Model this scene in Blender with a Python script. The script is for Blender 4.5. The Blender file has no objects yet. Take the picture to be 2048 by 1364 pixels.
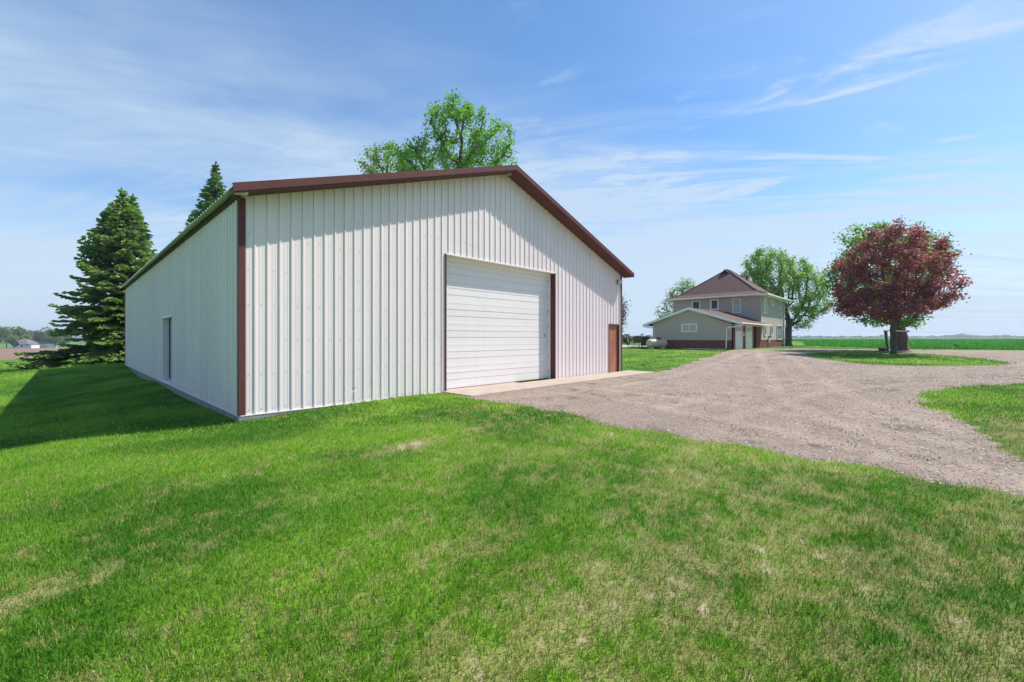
import bpy, math, random
import numpy as np
from mathutils import Vector, geometry as mgeo
R = math.radians
rng = np.random.default_rng(7)
random.seed(7)
C = bpy.context.scene.collection
sc = bpy.context.scene

# ------------------------------------------------------------------ camera, light, exposure
CAMZ, F, HY = 1.545, 851.0, 675.0            # eye height, focal length and horizon of the 2048 px photograph
cam = bpy.data.cameras.new('camera'); cam.sensor_width = 36; cam.lens = F / 2048 * 36
cam.shift_y = (HY - 682) / 2048; cam.clip_start = .1; cam.clip_end = 9000
co = bpy.data.objects.new('camera', cam); C.objects.link(co)
co.location = (0, 0, CAMZ); co.rotation_euler = (R(90), 0, 0)
sc.camera = co

SUN_AZ, SUN_EL = R(18), R(52)              # azimuth counted from +X towards +Y
sd = Vector((math.cos(SUN_AZ) * math.cos(SUN_EL), math.sin(SUN_AZ) * math.cos(SUN_EL), math.sin(SUN_EL)))
sl = bpy.data.lights.new('sun', 'SUN'); sl.energy = 4.5; sl.angle = R(.55); sl.color = (1, .95, .87)
so = bpy.data.objects.new('sun', sl); C.objects.link(so)
so.rotation_euler = (-sd).to_track_quat('-Z', 'Y').to_euler(); so.location = (30, 10, 40)

w = bpy.data.worlds.new('World'); sc.world = w; w.use_nodes = True
nt = w.node_tree; N = nt.nodes; L = nt.links
for n in list(N): N.remove(n)
def wn(t, **k):
    n = N.new(t)
    for a, b in k.items(): setattr(n, a, b)
    return n
out = wn('ShaderNodeOutputWorld'); bg = wn('ShaderNodeBackground'); bg.inputs[1].default_value = 1.0
L.new(bg.outputs[0], out.inputs[0])
sky = wn('ShaderNodeTexSky'); sky.sky_type = 'NISHITA'; sky.sun_disc = False
sky.sun_elevation = SUN_EL; sky.sun_rotation = R(90) - SUN_AZ
sky.altitude = 250; sky.air_density = 1.0; sky.dust_density = .6; sky.ozone_density = 2.2
SKY_STR = .138
sm = wn('ShaderNodeVectorMath', operation='SCALE'); sm.inputs[3].default_value = SKY_STR
L.new(sky.outputs[0], sm.inputs[0])
# thin cirrus: noise on a flat layer high above (direction / height), so that the streaks converge at the horizon
tc = wn('ShaderNodeTexCoord'); sep = wn('ShaderNodeSeparateXYZ'); L.new(tc.outputs['Generated'], sep.inputs[0])
def wm(op, a, b=None, c=None):
    n = wn('ShaderNodeMath', operation=op)
    for i, v in enumerate((a, b, c)):
        if v is None: continue
        if isinstance(v, (int, float)): n.inputs[i].default_value = v
        else: L.new(v, n.inputs[i])
    return n.outputs[0]
zc = wm('ADD', wm('MAXIMUM', sep.outputs[2], 0.0), .16)
cx = wm('DIVIDE', sep.outputs[0], zc); cy = wm('DIVIDE', sep.outputs[1], zc)
def layer(rot, sx, sy, scale, detail, rough, dist, off=0):
    cb = wn('ShaderNodeCombineXYZ'); L.new(cx, cb.inputs[0]); L.new(cy, cb.inputs[1]); cb.inputs[2].default_value = off
    m1 = wn('ShaderNodeMapping'); m1.inputs['Rotation'].default_value = (0, 0, rot)
    m2 = wn('ShaderNodeMapping'); m2.inputs['Scale'].default_value = (sx, sy, 1)
    L.new(cb.outputs[0], m1.inputs[0]); L.new(m1.outputs[0], m2.inputs[0])
    nz = wn('ShaderNodeTexNoise'); nz.inputs['Scale'].default_value = scale; nz.inputs['Detail'].default_value = detail
    nz.inputs['Roughness'].default_value = rough; nz.inputs['Distortion'].default_value = dist
    L.new(m2.outputs[0], nz.inputs['Vector']); return nz.outputs[0]
def ramp(v, a, b, lo=0, hi=1):
    n = wn('ShaderNodeMapRange', interpolation_type='SMOOTHSTEP'); L.new(v, n.inputs[0])
    for i, k in zip((1, 2, 3, 4), (a, b, lo, hi)): n.inputs[i].default_value = k
    return n.outputs[0]
veil = ramp(layer(R(-25), .35, .8, 1.1, 5, .55, .6, 3.3), .22, .60)
wisp = wm('MULTIPLY', ramp(layer(R(28), .7, 2.0, 1.7, 10, .66, 1.6, 12.3), .52, .72), ramp(layer(R(10), .6, .8, .9, 3, .5, .3, 1.1), .44, .60))
fine = ramp(layer(R(-15), .5, 2.6, 3.0, 8, .6, .8, 1.7), .35, .72, .72, 1.0)
band = ramp(layer(R(12), .35, 2.4, 2.2, 9, .62, 1.1, 5.2), .40, .62)
m1_ = ramp(wm('SUBTRACT', cy, wm('MULTIPLY', cx, .62)), 1.0, 1.95)      # a broad veil lies over the left half of the sky,
m2_ = ramp(wm('ADD', cy, wm('MULTIPLY', cx, .15)), 1.15, 2.2)           # streaks over the lower right
cl = wm('ADD', wm('MULTIPLY', wm('MULTIPLY', veil, fine), wm('ADD', wm('MULTIPLY', m1_, .76), .18)), wm('MULTIPLY', wm('MULTIPLY', band, m2_), .80))
cl = wm('ADD', wm('MULTIPLY', cl, .9), wm('MULTIPLY', wisp, ramp(cx, -.2, .8, .25, 1.0)))
cl = wm('MINIMUM', cl, .85)
hor = ramp(sep.outputs[2], .34, -.01, 0, .97)          # milky air low in the sky all round
tot = wm('SUBTRACT', 1.0, wm('MULTIPLY', wm('SUBTRACT', 1.0, cl), wm('SUBTRACT', 1.0, hor)))
hs = wn('ShaderNodeHueSaturation'); hs.inputs['Saturation'].default_value = 1.30; L.new(sm.outputs[0], hs.inputs['Color'])
mx = wn('ShaderNodeMix', data_type='RGBA'); L.new(tot, mx.inputs[0]); L.new(hs.outputs[0], mx.inputs[6])
mx.inputs[7].default_value = (.445, .548, .665, 1)
L.new(mx.outputs[2], bg.inputs[0])

vs = sc.view_settings; vs.view_transform = 'Standard'; vs.look = 'None'; vs.exposure = .48; vs.gamma = 1; vs.use_curve_mapping = False
sc.cycles.use_denoising = True
try: sc.cycles.denoiser = 'OPENIMAGEDENOISE'
except Exception: pass
sc.cycles.max_bounces = 8; sc.cycles.transparent_max_bounces = 8
sc.cycles.caustics_reflective = False; sc.cycles.caustics_refractive = False

# ------------------------------------------------------------------ materials
MATS = {}
def mat(name, col, rough=.6, metal=0., var=.12, scale=8., bump=0., bscale=60., attr=None, trans=0., spec=.4, col2=None, stretch=(1, 1, 1), detail=6, nrough=.6):
    m = bpy.data.materials.new(name); m.use_nodes = True; t = m.node_tree; n = t.nodes; l = t.links
    p = n['Principled BSDF']; p.inputs['Roughness'].default_value = rough; p.inputs['Metallic'].default_value = metal
    p.inputs['Specular IOR Level'].default_value = spec
    tcn = n.new('ShaderNodeTexCoord'); mp = n.new('ShaderNodeMapping'); mp.inputs['Scale'].default_value = stretch
    l.new(tcn.outputs['Object'], mp.inputs[0])
    nz = n.new('ShaderNodeTexNoise'); nz.inputs['Scale'].default_value = scale; nz.inputs['Detail'].default_value = detail; nz.inputs['Roughness'].default_value = nrough
    l.new(mp.outputs[0], nz.inputs['Vector'])
    mxn = n.new('ShaderNodeMix'); mxn.data_type = 'RGBA'
    mr = n.new('ShaderNodeMapRange'); mr.inputs[1].default_value = .3; mr.inputs[2].default_value = .7; l.new(nz.outputs[0], mr.inputs[0])
    l.new(mr.outputs[0], mxn.inputs[0])
    c2 = col2 or tuple(min(1, c * (1 + var)) for c in col); c1 = col if col2 else tuple(c * (1 - var) for c in col)
    mxn.inputs[6].default_value = (*c1, 1); mxn.inputs[7].default_value = (*c2, 1)
    cout = mxn.outputs[2]
    if attr:
        a = n.new('ShaderNodeAttribute'); a.attribute_name = attr
        mu = n.new('ShaderNodeMix'); mu.data_type = 'RGBA'; mu.blend_type = 'MULTIPLY'; mu.inputs[0].default_value = 1
        l.new(cout, mu.inputs[6]); l.new(a.outputs['Color'], mu.inputs[7]); cout = mu.outputs[2]
    l.new(cout, p.inputs['Base Color'])
    if bump:
        b = n.new('ShaderNodeBump'); b.inputs['Strength'].default_value = bump; b.inputs['Distance'].default_value = .02
        nb = n.new('ShaderNodeTexNoise'); nb.inputs['Scale'].default_value = bscale; nb.inputs['Detail'].default_value = 4
        l.new(mp.outputs[0], nb.inputs['Vector']); l.new(nb.outputs[0], b.inputs['Height']); l.new(b.outputs[0], p.inputs['Normal'])
    if trans:
        tr = n.new('ShaderNodeBsdfTranslucent'); l.new(cout, tr.inputs[0])
        ms = n.new('ShaderNodeMixShader'); ms.inputs[0].default_value = trans
        l.new(p.outputs[0], ms.inputs[1]); l.new(tr.outputs[0], ms.inputs[2]); l.new(ms.outputs[0], n['Material Output'].inputs[0])
    MATS[name] = m; return m
M = {}
M['steel'] = mat('white_painted_steel', (.79, .692, .672), rough=.5, var=.035, scale=1.3, stretch=(1, 1, .25), bump=.02, bscale=3)
def weather(m, splash, tint):
    t = m.node_tree; n = t.nodes; l = t.links; p = n['Principled BSDF']; src = p.inputs['Base Color'].links[0].from_socket
    g = n.new('ShaderNodeTexCoord'); sp = n.new('ShaderNodeSeparateXYZ'); l.new(g.outputs['Object'], sp.inputs[0])
    def nz(sc_, st):
        mp = n.new('ShaderNodeMapping'); mp.inputs['Scale'].default_value = st; l.new(g.outputs['Object'], mp.inputs[0])
        q = n.new('ShaderNodeTexNoise'); q.inputs['Scale'].default_value = sc_; q.inputs['Detail'].default_value = 8; q.inputs['Roughness'].default_value = .7; l.new(mp.outputs[0], q.inputs[0]); return q.outputs[0]
    def mth(op, a, b):
        q = n.new('ShaderNodeMath'); q.operation = op; q.use_clamp = op != 'ADD'
        for i, v in enumerate((a, b)):
            if isinstance(v, (int, float)): q.inputs[i].default_value = v
            else: l.new(v, q.inputs[i])
        return q.outputs[0]
    def mr(v, a, b, c, d):
        q = n.new('ShaderNodeMapRange'); q.interpolation_type = 'SMOOTHSTEP'; l.new(v, q.inputs[0])
        for i, k in zip((1, 2, 3, 4), (a, b, c, d)): q.inputs[i].default_value = k
        return q.outputs[0]
    mud = mth('MULTIPLY', mr(mth('ADD', sp.outputs[2], mth('MULTIPLY', nz(3.0, (1, 1, 1.5)), -.55)), -.25, .22, 1., 0.), mr(nz(14., (1, 1, .8)), .42, .66, .15, 1.))
    streak = mth('MULTIPLY', mr(nz(2.2, (6, 6, .12)), .52, .75, 0., 1.), .16)
    fac = mth('ADD', mth('MULTIPLY', mud, splash), streak)
    mx = n.new('ShaderNodeMix'); mx.data_type = 'RGBA'; l.new(fac, mx.inputs[0]); l.new(src, mx.inputs[6]); mx.inputs[7].default_value = (.36, .30, .23, 1)
    oi = n.new('ShaderNodeObjectInfo'); hv = n.new('ShaderNodeHueSaturation'); l.new(mr(oi.outputs['Random'], 0, 1, 1 - tint, 1 + tint), hv.inputs['Value']); l.new(mx.outputs[2], hv.inputs['Color']); l.new(hv.outputs[0], p.inputs['Base Color'])
weather(M['steel'], .85, .025)
M['curtain'] = mat('grey_roll_door', (.50, .50, .49), rough=.5)
M['door'] = mat('white_door_paint', (.80, .755, .73), rough=.4, var=.025, scale=2)
M['brown'] = mat('brown_trim_paint', (.125, .050, .045), rough=.6, var=.10, scale=3, spec=.12)
M['manbrown'] = mat('terracotta_door_paint', (.36, .14, .07), rough=.6, var=.22, scale=3, stretch=(1, 1, .4)); weather(M['manbrown'], .5, .0); weather(M['door'], .3, .012)
M['eavewood'] = mat('dark_eave_board', (.06, .035, .025), rough=.8)
M['galv'] = mat('galvanised_roof_sheet', (.62, .66, .62), rough=.45, metal=.0, var=.06, scale=2)
M['greywood'] = mat('weathered_grey_plank', (.27, .25, .23), rough=.9, var=.35, scale=5, stretch=(.25, 1, 3), bump=.3, bscale=25)
M['concrete'] = mat('concrete', (.43, .345, .28), rough=.9, var=.13, scale=2.2, bump=.15, bscale=80)
M['patio'] = mat('patio_concrete', (.50, .45, .39), rough=.9, var=.1, scale=2)
M['dark'] = mat('dark_rubber', (.02, .02, .02), rough=.6)
M['screw'] = mat('screw_head', (.30, .30, .30), rough=.4, metal=.6)
M['grey'] = mat('grey_metal', (.35, .36, .37), rough=.4, metal=.4)
M['siding'] = mat('taupe_vinyl_siding', (.49, .405, .345), rough=.65, var=.04, scale=1)
M['white'] = mat('white_trim_paint', (.82, .79, .77), rough=.45, var=.02)
M['brick'] = mat('red_brick', (.20, .055, .042), rough=.9, var=.35, scale=9, attr='Col')
M['mortar'] = mat('grey_mortar', (.25, .20, .18), rough=.95)
M['shingle'] = mat('brown_shingles', (.120, .064, .055), rough=.9, var=.55, scale=5, stretch=(1, 1, 5), bump=.4, bscale=30)
M['glassdark'] = mat('dark_window_glass', (.012, .018, .022), rough=.12, spec=.3)
M['blind'] = mat('window_with_pale_blind', (.36, .37, .38), rough=.15, var=.06, scale=3, spec=.5)
M['tank'] = mat('cream_tank_paint', (.54, .46, .33), rough=.4, var=.12, scale=2)
M['maroon'] = mat('maroon_plastic', (.14, .03, .035), rough=.4)
M['beige'] = mat('beige_sling_fabric', (.62, .57, .48), rough=.8)
M['brownsling'] = mat('brown_sling_fabric', (.16, .085, .06), rough=.7)
M['black'] = mat('black_cover_cloth', (.022, .022, .024), rough=.75, var=.3, scale=4, bump=.5, bscale=6)
M['bark'] = mat('grey_brown_bark', (.105, .082, .068), rough=.95, var=.35, scale=5, stretch=(1, 1, .2), bump=.8, bscale=14)
M['sprucebark'] = mat('spruce_bark', (.07, .05, .04), rough=.95, var=.3)
M['leaf'] = mat('spring_green_leaf', (.85, 1, .8), rough=.5, var=.12, attr='Col', trans=.5, spec=.3)
M['redleaf'] = mat('burgundy_leaf', (1, .9, .9), rough=.55, var=.12, attr='Col', trans=.46, spec=.25)
M['needle'] = mat('spruce_needles', (.9, 1, .9), rough=.55, var=.12, attr='Col', trans=.3, spec=.2)
M['grass'] = mat('grass_blades', (1, 1, 1), rough=.55, var=.03, attr='Col', trans=.38, spec=.25)
M['stone'] = mat('gravel_stones', (1, 1, 1), rough=.9, var=.1, attr='Col')
M['pine'] = mat('weathered_brown_post', (.10, .055, .035), rough=.9, var=.3, stretch=(1, 1, .3))
M['yellow'] = mat('yellow_paint', (.65, .42, .04), rough=.5)
M['slate'] = mat('dark_slate_plastic', (.03, .045, .055), rough=.5)
M['farwhite'] = mat('white_house_siding', (.78, .78, .77), rough=.7)
M['farroof'] = mat('grey_violet_shingles', (.17, .155, .175), rough=.9)
M['orange'] = mat('orange_roof', (.45, .16, .07), rough=.8)
M['catfur'] = mat('black_fur', (.012, .011, .011), rough=.9)
M['whitefur'] = mat('white_fur', (.75, .73, .70), rough=.9)
M['wire'] = mat('black_wire', (.03, .03, .035), rough=.6)

# ground materials: colour comes from the 'Col' attribute of the sheet times grain
def groundmat(name, gain, scale, bump, bscale, var=.25, nrough=.6):
    m = mat(name, gain, rough=.95, var=var, scale=scale, bump=bump, bscale=bscale, attr='Col', spec=.15, detail=10, nrough=nrough)
    return m
M['lawn'] = groundmat('lawn_soil_and_thatch', (1, 1, 1), 3.0, .5, 40, var=.22)
M['gravel'] = groundmat('gravel_surface', (1, 1, 1), 5.0, .9, 60, var=.42, nrough=.82)
M['crop'] = groundmat('young_crop', (1, 1, 1), 1.2, .8, 4, var=.35)
M['plowed'] = groundmat('bare_plowed_soil', (1, 1, 1), .6, .9, 1.5, var=.22)

# ------------------------------------------------------------------ object helpers
def link(name, me, m, parent=None, loc=None):
    o = bpy.data.objects.new(name, me); C.objects.link(o)
    if m is not None and me is not None and not me.materials: me.materials.append(m)
    if parent: o.parent = parent
    if loc is not None: o.location = loc
    return o
def empty(name, loc=(0, 0, 0), rz=0.):
    o = bpy.data.objects.new(name, None); C.objects.link(o); o.location = loc; o.rotation_euler = (0, 0, rz); o.empty_display_size = .3
    return o
def tag(o, label, cat=None, group=None, kind=None):
    if label: o['label'] = label
    if cat: o['category'] = cat
    if group: o['group'] = group
    if kind: o['kind'] = kind
    return o
class MB:
    def __init__(s): s.v = []; s.f = []
    def add(s, vs, fs):
        k = len(s.v); s.v += [tuple(v) for v in vs]; s.f += [tuple(i + k for i in f) for f in fs]; return s
    def box(s, x0, x1, y0, y1, z0, z1):
        return s.hexa([(x0, y0, z0), (x1, y0, z0), (x1, y1, z0), (x0, y1, z0), (x0, y0, z1), (x1, y0, z1), (x1, y1, z1), (x0, y1, z1)])
    def hexa(s, p):
        return s.add(p, [(3, 2, 1, 0), (4, 5, 6, 7), (0, 1, 5, 4), (1, 2, 6, 5), (2, 3, 7, 6), (3, 0, 4, 7)])
    def prism(s, pts, d):                      # closed outline + extrusion vector
        n = len(pts); d = Vector(d); a = [Vector(p) for p in pts]; b = [p + d for p in a]
        return s.add(a + b, [tuple(range(n))[::-1], tuple(range(n, 2 * n))] + [(i, (i + 1) % n, n + (i + 1) % n, n + i) for i in range(n)])
    def tube(s, pts, r, n=8, caps=True):
        pts = [Vector(p) for p in pts]; rs = r if isinstance(r, (list, tuple)) else [r] * len(pts); vs = []; fs = []
        for i, p in enumerate(pts):
            d = (pts[min(i + 1, len(pts) - 1)] - pts[max(i - 1, 0)]).normalized()
            a = d.orthogonal().normalized() if abs(d.z) > .95 else d.cross(Vector((0, 0, 1))).normalized(); b = d.cross(a)
            vs += [p + (a * math.cos(2 * math.pi * k / n) + b * math.sin(2 * math.pi * k / n)) * rs[i] for k in range(n)]
        for i in range(len(pts) - 1):
            fs += [(i * n + k, i * n + (k + 1) % n, (i + 1) * n + (k + 1) % n, (i + 1) * n + k) for k in range(n)]
        if caps: fs += [tuple(range(n))[::-1], tuple(range((len(pts) - 1) * n, len(pts) * n))]
        return s.add(vs, fs)
    def lathe(s, prof, axis='z', n=20, o=(0, 0, 0)):   # profile of (radius, height)
        vs = []; fs = []
        for r, h in prof:
            for k in range(n):
                a = 2 * math.pi * k / n; c, q = r * math.cos(a), r * math.sin(a)
                vs.append((o[0] + c, o[1] + q, o[2] + h) if axis == 'z' else (o[0] + h, o[1] + c, o[2] + q))
        for i in range(len(prof) - 1):
            fs += [(i * n + k, i * n + (k + 1) % n, (i + 1) * n + (k + 1) % n, (i + 1) * n + k) for k in range(n)]
        return s.add(vs, fs)
    def mesh(s, name):
        me = bpy.data.meshes.new(name); me.from_pydata(s.v, [], s.f); me.update(); return me
    def build(s, name, m, parent=None, smooth=False, bevel=0., loc=None):
        me = s.mesh(name)
        if smooth:
            me.polygons.foreach_set('use_smooth', [True] * len(me.polygons))
        o = link(name, me, m, parent, loc)
        if bevel:
            b = o.modifiers.new('bevel', 'BEVEL'); b.width = bevel; b.segments = 2; b.limit_method = 'ANGLE'
        return o
def fast_mesh(name, verts, loops, nside, cols=None, smooth=False):
    """verts (n,3); loops (m*nside) vertex indices of faces that all have nside corners"""
    me = bpy.data.meshes.new(name); nf = len(loops) // nside
    me.vertices.add(len(verts)); me.vertices.foreach_set('co', np.asarray(verts, np.float32).ravel())
    me.loops.add(len(loops)); me.loops.foreach_set('vertex_index', np.asarray(loops, np.int32))
    me.polygons.add(nf); me.polygons.foreach_set('loop_start', np.arange(0, nf * nside, nside, dtype=np.int32))
    me.polygons.foreach_set('loop_total', np.full(nf, nside, np.int32))
    if smooth: me.polygons.foreach_set('use_smooth', np.ones(nf, bool))
    me.update(calc_edges=True)
    if cols is not None: setcol(me, cols)
    return me
def setcol(me, cols):
    at = me.color_attributes.new('Col', 'FLOAT_COLOR', 'POINT')
    c = np.ones((len(me.vertices), 4), np.float32); c[:, :3] = cols; at.data.foreach_set('color', c.ravel())

# ------------------------------------------------------------------ noise and terrain height
_G = np.random.default_rng(99).random((12, 128, 128))
def vnoise(x, y, k=0):
    x = np.asarray(x, float); y = np.asarray(y, float)
    xi = np.floor(x).astype(int); yi = np.floor(y).astype(int); fx = x - xi; fy = y - yi
    fx = fx * fx * (3 - 2 * fx); fy = fy * fy * (3 - 2 * fy); g = _G[k % 12]
    a = g[xi % 128, yi % 128]; b = g[(xi + 1) % 128, yi % 128]; c = g[xi % 128, (yi + 1) % 128]; d = g[(xi + 1) % 128, (yi + 1) % 128]
    return (a * (1 - fx) + b * fx) * (1 - fy) + (c * (1 - fx) + d * fx) * fy
def fbm(x, y, k=0, o=4):
    s = 0; a = .5; t = 0
    for i in range(o):
        s = s + a * vnoise(x * 2 ** i + 17.3 * i, y * 2 ** i - 9.1 * i, k + i); t += a; a *= .55
    return s / t
def sstep(a, b, x):
    t = np.clip((np.asarray(x, float) - a) / (b - a), 0, 1); return t * t * (3 - 2 * t)
U = np.array((.690, .7238)); U /= np.linalg.norm(U); V = np.array((-U[1], U[0])); ANG = math.atan2(U[1], U[0])
C1 = np.array((-5.26, 8.23)); BW, BL = 14.63, 22.86       # barn: near corner, gable width, length
def bw(t, s): return C1 + t * U + s * V
CP = [(0, 0, -.07), (0, 4, -.06), (-4, 4, -.13), (4, 3, -.03), (3, 8, .0), (-5.4, 8.0, -.13), (-4.6, 8.75, -.03), (-3.4, 9.9, .03), (-1.9, 11.4, .035), (-.28, 12.45, .0), (2.1, 15.0, .0), (4.9, 17.9, .0), (4.9, 18.6, .0),
      (-8.55, 7.08, -.285), (-12, 10, -.46), (-17, 15, -.74), (-13.5, 16, -.09), (-21.8, 24, .0), (-24.5, 24.2, -.1), (-54, 47, -.85), (-31, 26, -.55),
      (-23, 17, -.75), (-10, 2, -.42), (-20, 5, -.9), (-34, 15, -.9), (8, 10, .07), (8, 18, .1), (12, 25, .28), (16, 32, .47), (20, 36, .53), (24, 42, .5), (30, 30, .47),
      (24, 22, .36), (15, 15, .18), (12, 8, .1), (25, 12, .3), (36, 30, .5), (45, 45, .5), (12.9, 38, .5), (10, 44, .45), (30, 60, .45), (60, 50, .5),
      (2, 27, .05), (-2, 45, 0), (-18, 45, -.3), (-12, 28, -.02), (-6, 18, -.1), (0, -10, -.1), (15, -5, .05), (-15, -8, -.5), (60, 10, .5), (-40, 60, -.9), (20, 70, -.1)]
_cp = np.array(CP)
def _tpsk(d): return np.where(d > 1e-9, d * d * np.log(np.maximum(d, 1e-9)), 0)
_n = len(_cp); _K = _tpsk(np.linalg.norm(_cp[:, None, :2] - _cp[None, :, :2], axis=2)) + np.eye(_n) * 1.5
_P = np.c_[np.ones(_n), _cp[:, :2]]
_A = np.block([[_K, _P], [_P.T, np.zeros((3, 3))]]); _W = np.linalg.solve(_A, np.r_[_cp[:, 2], 0, 0, 0])
def zg(x, y):
    x = np.asarray(x, float); y = np.asarray(y, float); sh = x.shape; x = x.ravel(); y = y.ravel()
    r = np.hypot(x, y) + 1e-6
    near = np.zeros_like(x); m = r < 96
    if m.any():
        d = np.hypot(x[m][:, None] - _cp[None, :, 0], y[m][:, None] - _cp[None, :, 1])
        near[m] = _tpsk(d) @ _W[:_n] + _W[_n] + _W[_n + 1] * x[m] + _W[_n + 2] * y[m]
    S = sstep(.45, .12, x / r)
    far = .5 * (1 - S) + S * np.maximum(-7.5, -.0128 * (r - 10)) 
    k = sstep(42, 92, r)
    return (near * (1 - k) + far * k).reshape(sh)
def z1(x, y): return float(zg(np.array([x]), np.array([y]))[0])
def gp(px, py):                                # where the view ray of a photo pixel meets the ground (used to measure the real layout)
    dx, dz = (px - 1024) / F, (HY - py) / F
    Y = 2.0; 
    ys = np.geomspace(1.5, 800, 900); h = CAMZ + dz * ys - zg(dx * ys, ys); i = int(np.argmax(h < 0))
    if i == 0: return np.array((dx * 300, 300.))
    a, b = ys[i - 1], ys[i]; k = h[i - 1] / (h[i - 1] - h[i]); Y = a + (b - a) * k
    return np.array((dx * Y, Y))
def at(px, py, Y): return Vector(((px - 1024) / F * Y, Y, CAMZ + (HY - py) / F * Y))

def inside(poly, x, y):
    poly = np.asarray(poly); r = np.zeros(x.shape, bool); j = len(poly) - 1
    for i in range(len(poly)):
        xi, yi = poly[i]; xj, yj = poly[j]
        c = ((yi > y) != (yj > y)) & (x < (xj - xi) * (y - yi) / (yj - yi + 1e-12) + xi); r ^= c; j = i
    return r
def rough_edge(pts, step, amp, freq, k):
    """resample a closed outline and let it wander a little"""
    pts = [np.asarray(p, float) for p in pts]; o = []
    for i in range(len(pts)):
        a, b = pts[i], pts[(i + 1) % len(pts)]; d = b - a; l = np.hypot(*d)
        st = step * max(1, np.hypot(*(a + b)) / 2 / 8); n = max(1, int(l / st))
        nr = np.array((-d[1], d[0])) / (l + 1e-9)
        for q in range(n):
            p = a + d * q / n; e = 0 if q == 0 and l > 60 else amp * 2 * (fbm(p[0] * freq, p[1] * freq, k, 4) - .5)
            o.append(p + nr * float(e))
    return o
near_edge = [gp(*p) for p in [(985, 803), (1060, 815), (1120, 826), (1180, 838), (1250, 853), (1330, 868), (1400, 881), (1500, 896), (1600, 914), (1700, 932), (1800, 951), (1900, 967), (2048, 988)]]
drive = [bw(8.5, -.2), bw(4.8, -.6)] + near_edge + [np.array(p) for p in ((5.4, 3.9), (5.7, 2.), (5.9, -8), (7.4, -8), (7.0, 2.), (6.55, 4.4))]
drive += [gp(*p) for p in [(2048, 930), (2010, 903), (1975, 875), (1930, 848), (1880, 826), (1850, 809), (1832, 797), (1845, 785), (1880, 778), (1950, 772), (2048, 767), (2400, 757)]]
drive += [np.array(p) for p in ((70, 22.), (75, 33.))] + [np.array((c[0], c[1])) for c in ((44., 31.5), (38., 34.6), (31., 37.0), (27.5, 40.4))]
drive += [gp(*p) for p in [(1474, 699), (1440, 707), (1410, 716), (1380, 727), (1340, 739), (1300, 746)]] + [bw(15.4, -.7), bw(14.9, -.2)]
island = [gp(*p) for p in [(1604, 709), (1640, 704), (1700, 703.6), (1787, 704.6), (1850, 707.5), (1920, 713), (1980, 719), (2027, 726.5), (2010, 729.5), (1980, 731.5), (1900, 732.5), (1800, 731.5), (1740, 729), (1680, 723), (1630, 716)]]
drive = rough_edge(drive, .14, .42, 1.9, 1); island = rough_edge(island, .5, .22, 1.0, 2)
crop = [np.array(p) for p in ((36.8, 53.), (34.5, 38.6), (39.5, 36.0), (45., 33.2), (76, 35.5), (300, 40), (2600, 60), (2600, 2600), (620, 2600), (300, 1000), (75, 110))]
plowed = [np.array(p) for p in ((-22, 50), (-50, 46.5), (-95, 44), (-220, 30), (-330, 120), (-300, 247), (-150, 268), (-60, 240), (-40, 120))]

def ground_sheets():
    ang = np.concatenate([np.linspace(R(-62), R(62), 250), np.linspace(R(62), R(298), 60)[1:-1]])      # from +Y clockwise
    rad = [1.2]
    while rad[-1] < 3600: rad.append(rad[-1] * 1.030)
    rad = np.array(rad); A, Q = np.meshgrid(ang, rad); px = (np.sin(A) * Q).ravel(); py = (np.cos(A) * Q).ravel()
    pts = np.c_[px, py]; polys = [drive, island, crop, plowed]
    bp = np.concatenate([np.array(p) for p in polys])
    keep = np.ones(len(pts), bool)                      # grid points that crowd an outline make slivers
    cell = {}
    for p in bp: cell.setdefault((int(p[0] // 1), int(p[1] // 1)), []).append(p)
    near = np.hypot(px, py) < 45
    for i in np.nonzero(near)[0]:
        x, y = pts[i]; a, b = int(x // 1), int(y // 1); lim = .012 * math.hypot(x, y)
        for u in (-1, 0, 1):
            for q in (-1, 0, 1):
                for p in cell.get((a + u, b + q), ()):
                    if abs(p[0] - x) < lim and abs(p[1] - y) < lim: keep[i] = False
    pts = np.r_[pts[keep], [(0, 0)]]; n0 = len(pts)
    allp = [Vector(p) for p in pts]; edges = []
    for pl in polys:
        k = len(allp); allp += [Vector(p) for p in pl]; edges += [(k + i, k + (i + 1) % len(pl)) for i in range(len(pl))]
    vo, eo, fo, *_ = mgeo.delaunay_2d_cdt(allp, edges, [], 0, 1e-5, False)
    vo = np.array([(v[0], v[1]) for v in vo]); fo = np.array([f for f in fo if len(f) == 3], int)
    cen = vo[fo].mean(1); x, y = cen[:, 0], cen[:, 1]
    kind = np.zeros(len(fo), int)
    kind[inside(drive, x, y)] = 1; kind[inside(island, x, y)] = 0; kind[inside(crop, x, y)] = 2; kind[inside(plowed, x, y)] = 3
    e1 = vo[fo[:, 1]] - vo[fo[:, 0]]; e2 = vo[fo[:, 2]] - vo[fo[:, 0]]
    flip = (e1[:, 0] * e2[:, 1] - e1[:, 1] * e2[:, 0]) < 0; fo[flip] = fo[flip][:, ::-1]
    z = zg(vo[:, 0], vo[:, 1])
    return vo, z, fo, kind

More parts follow.
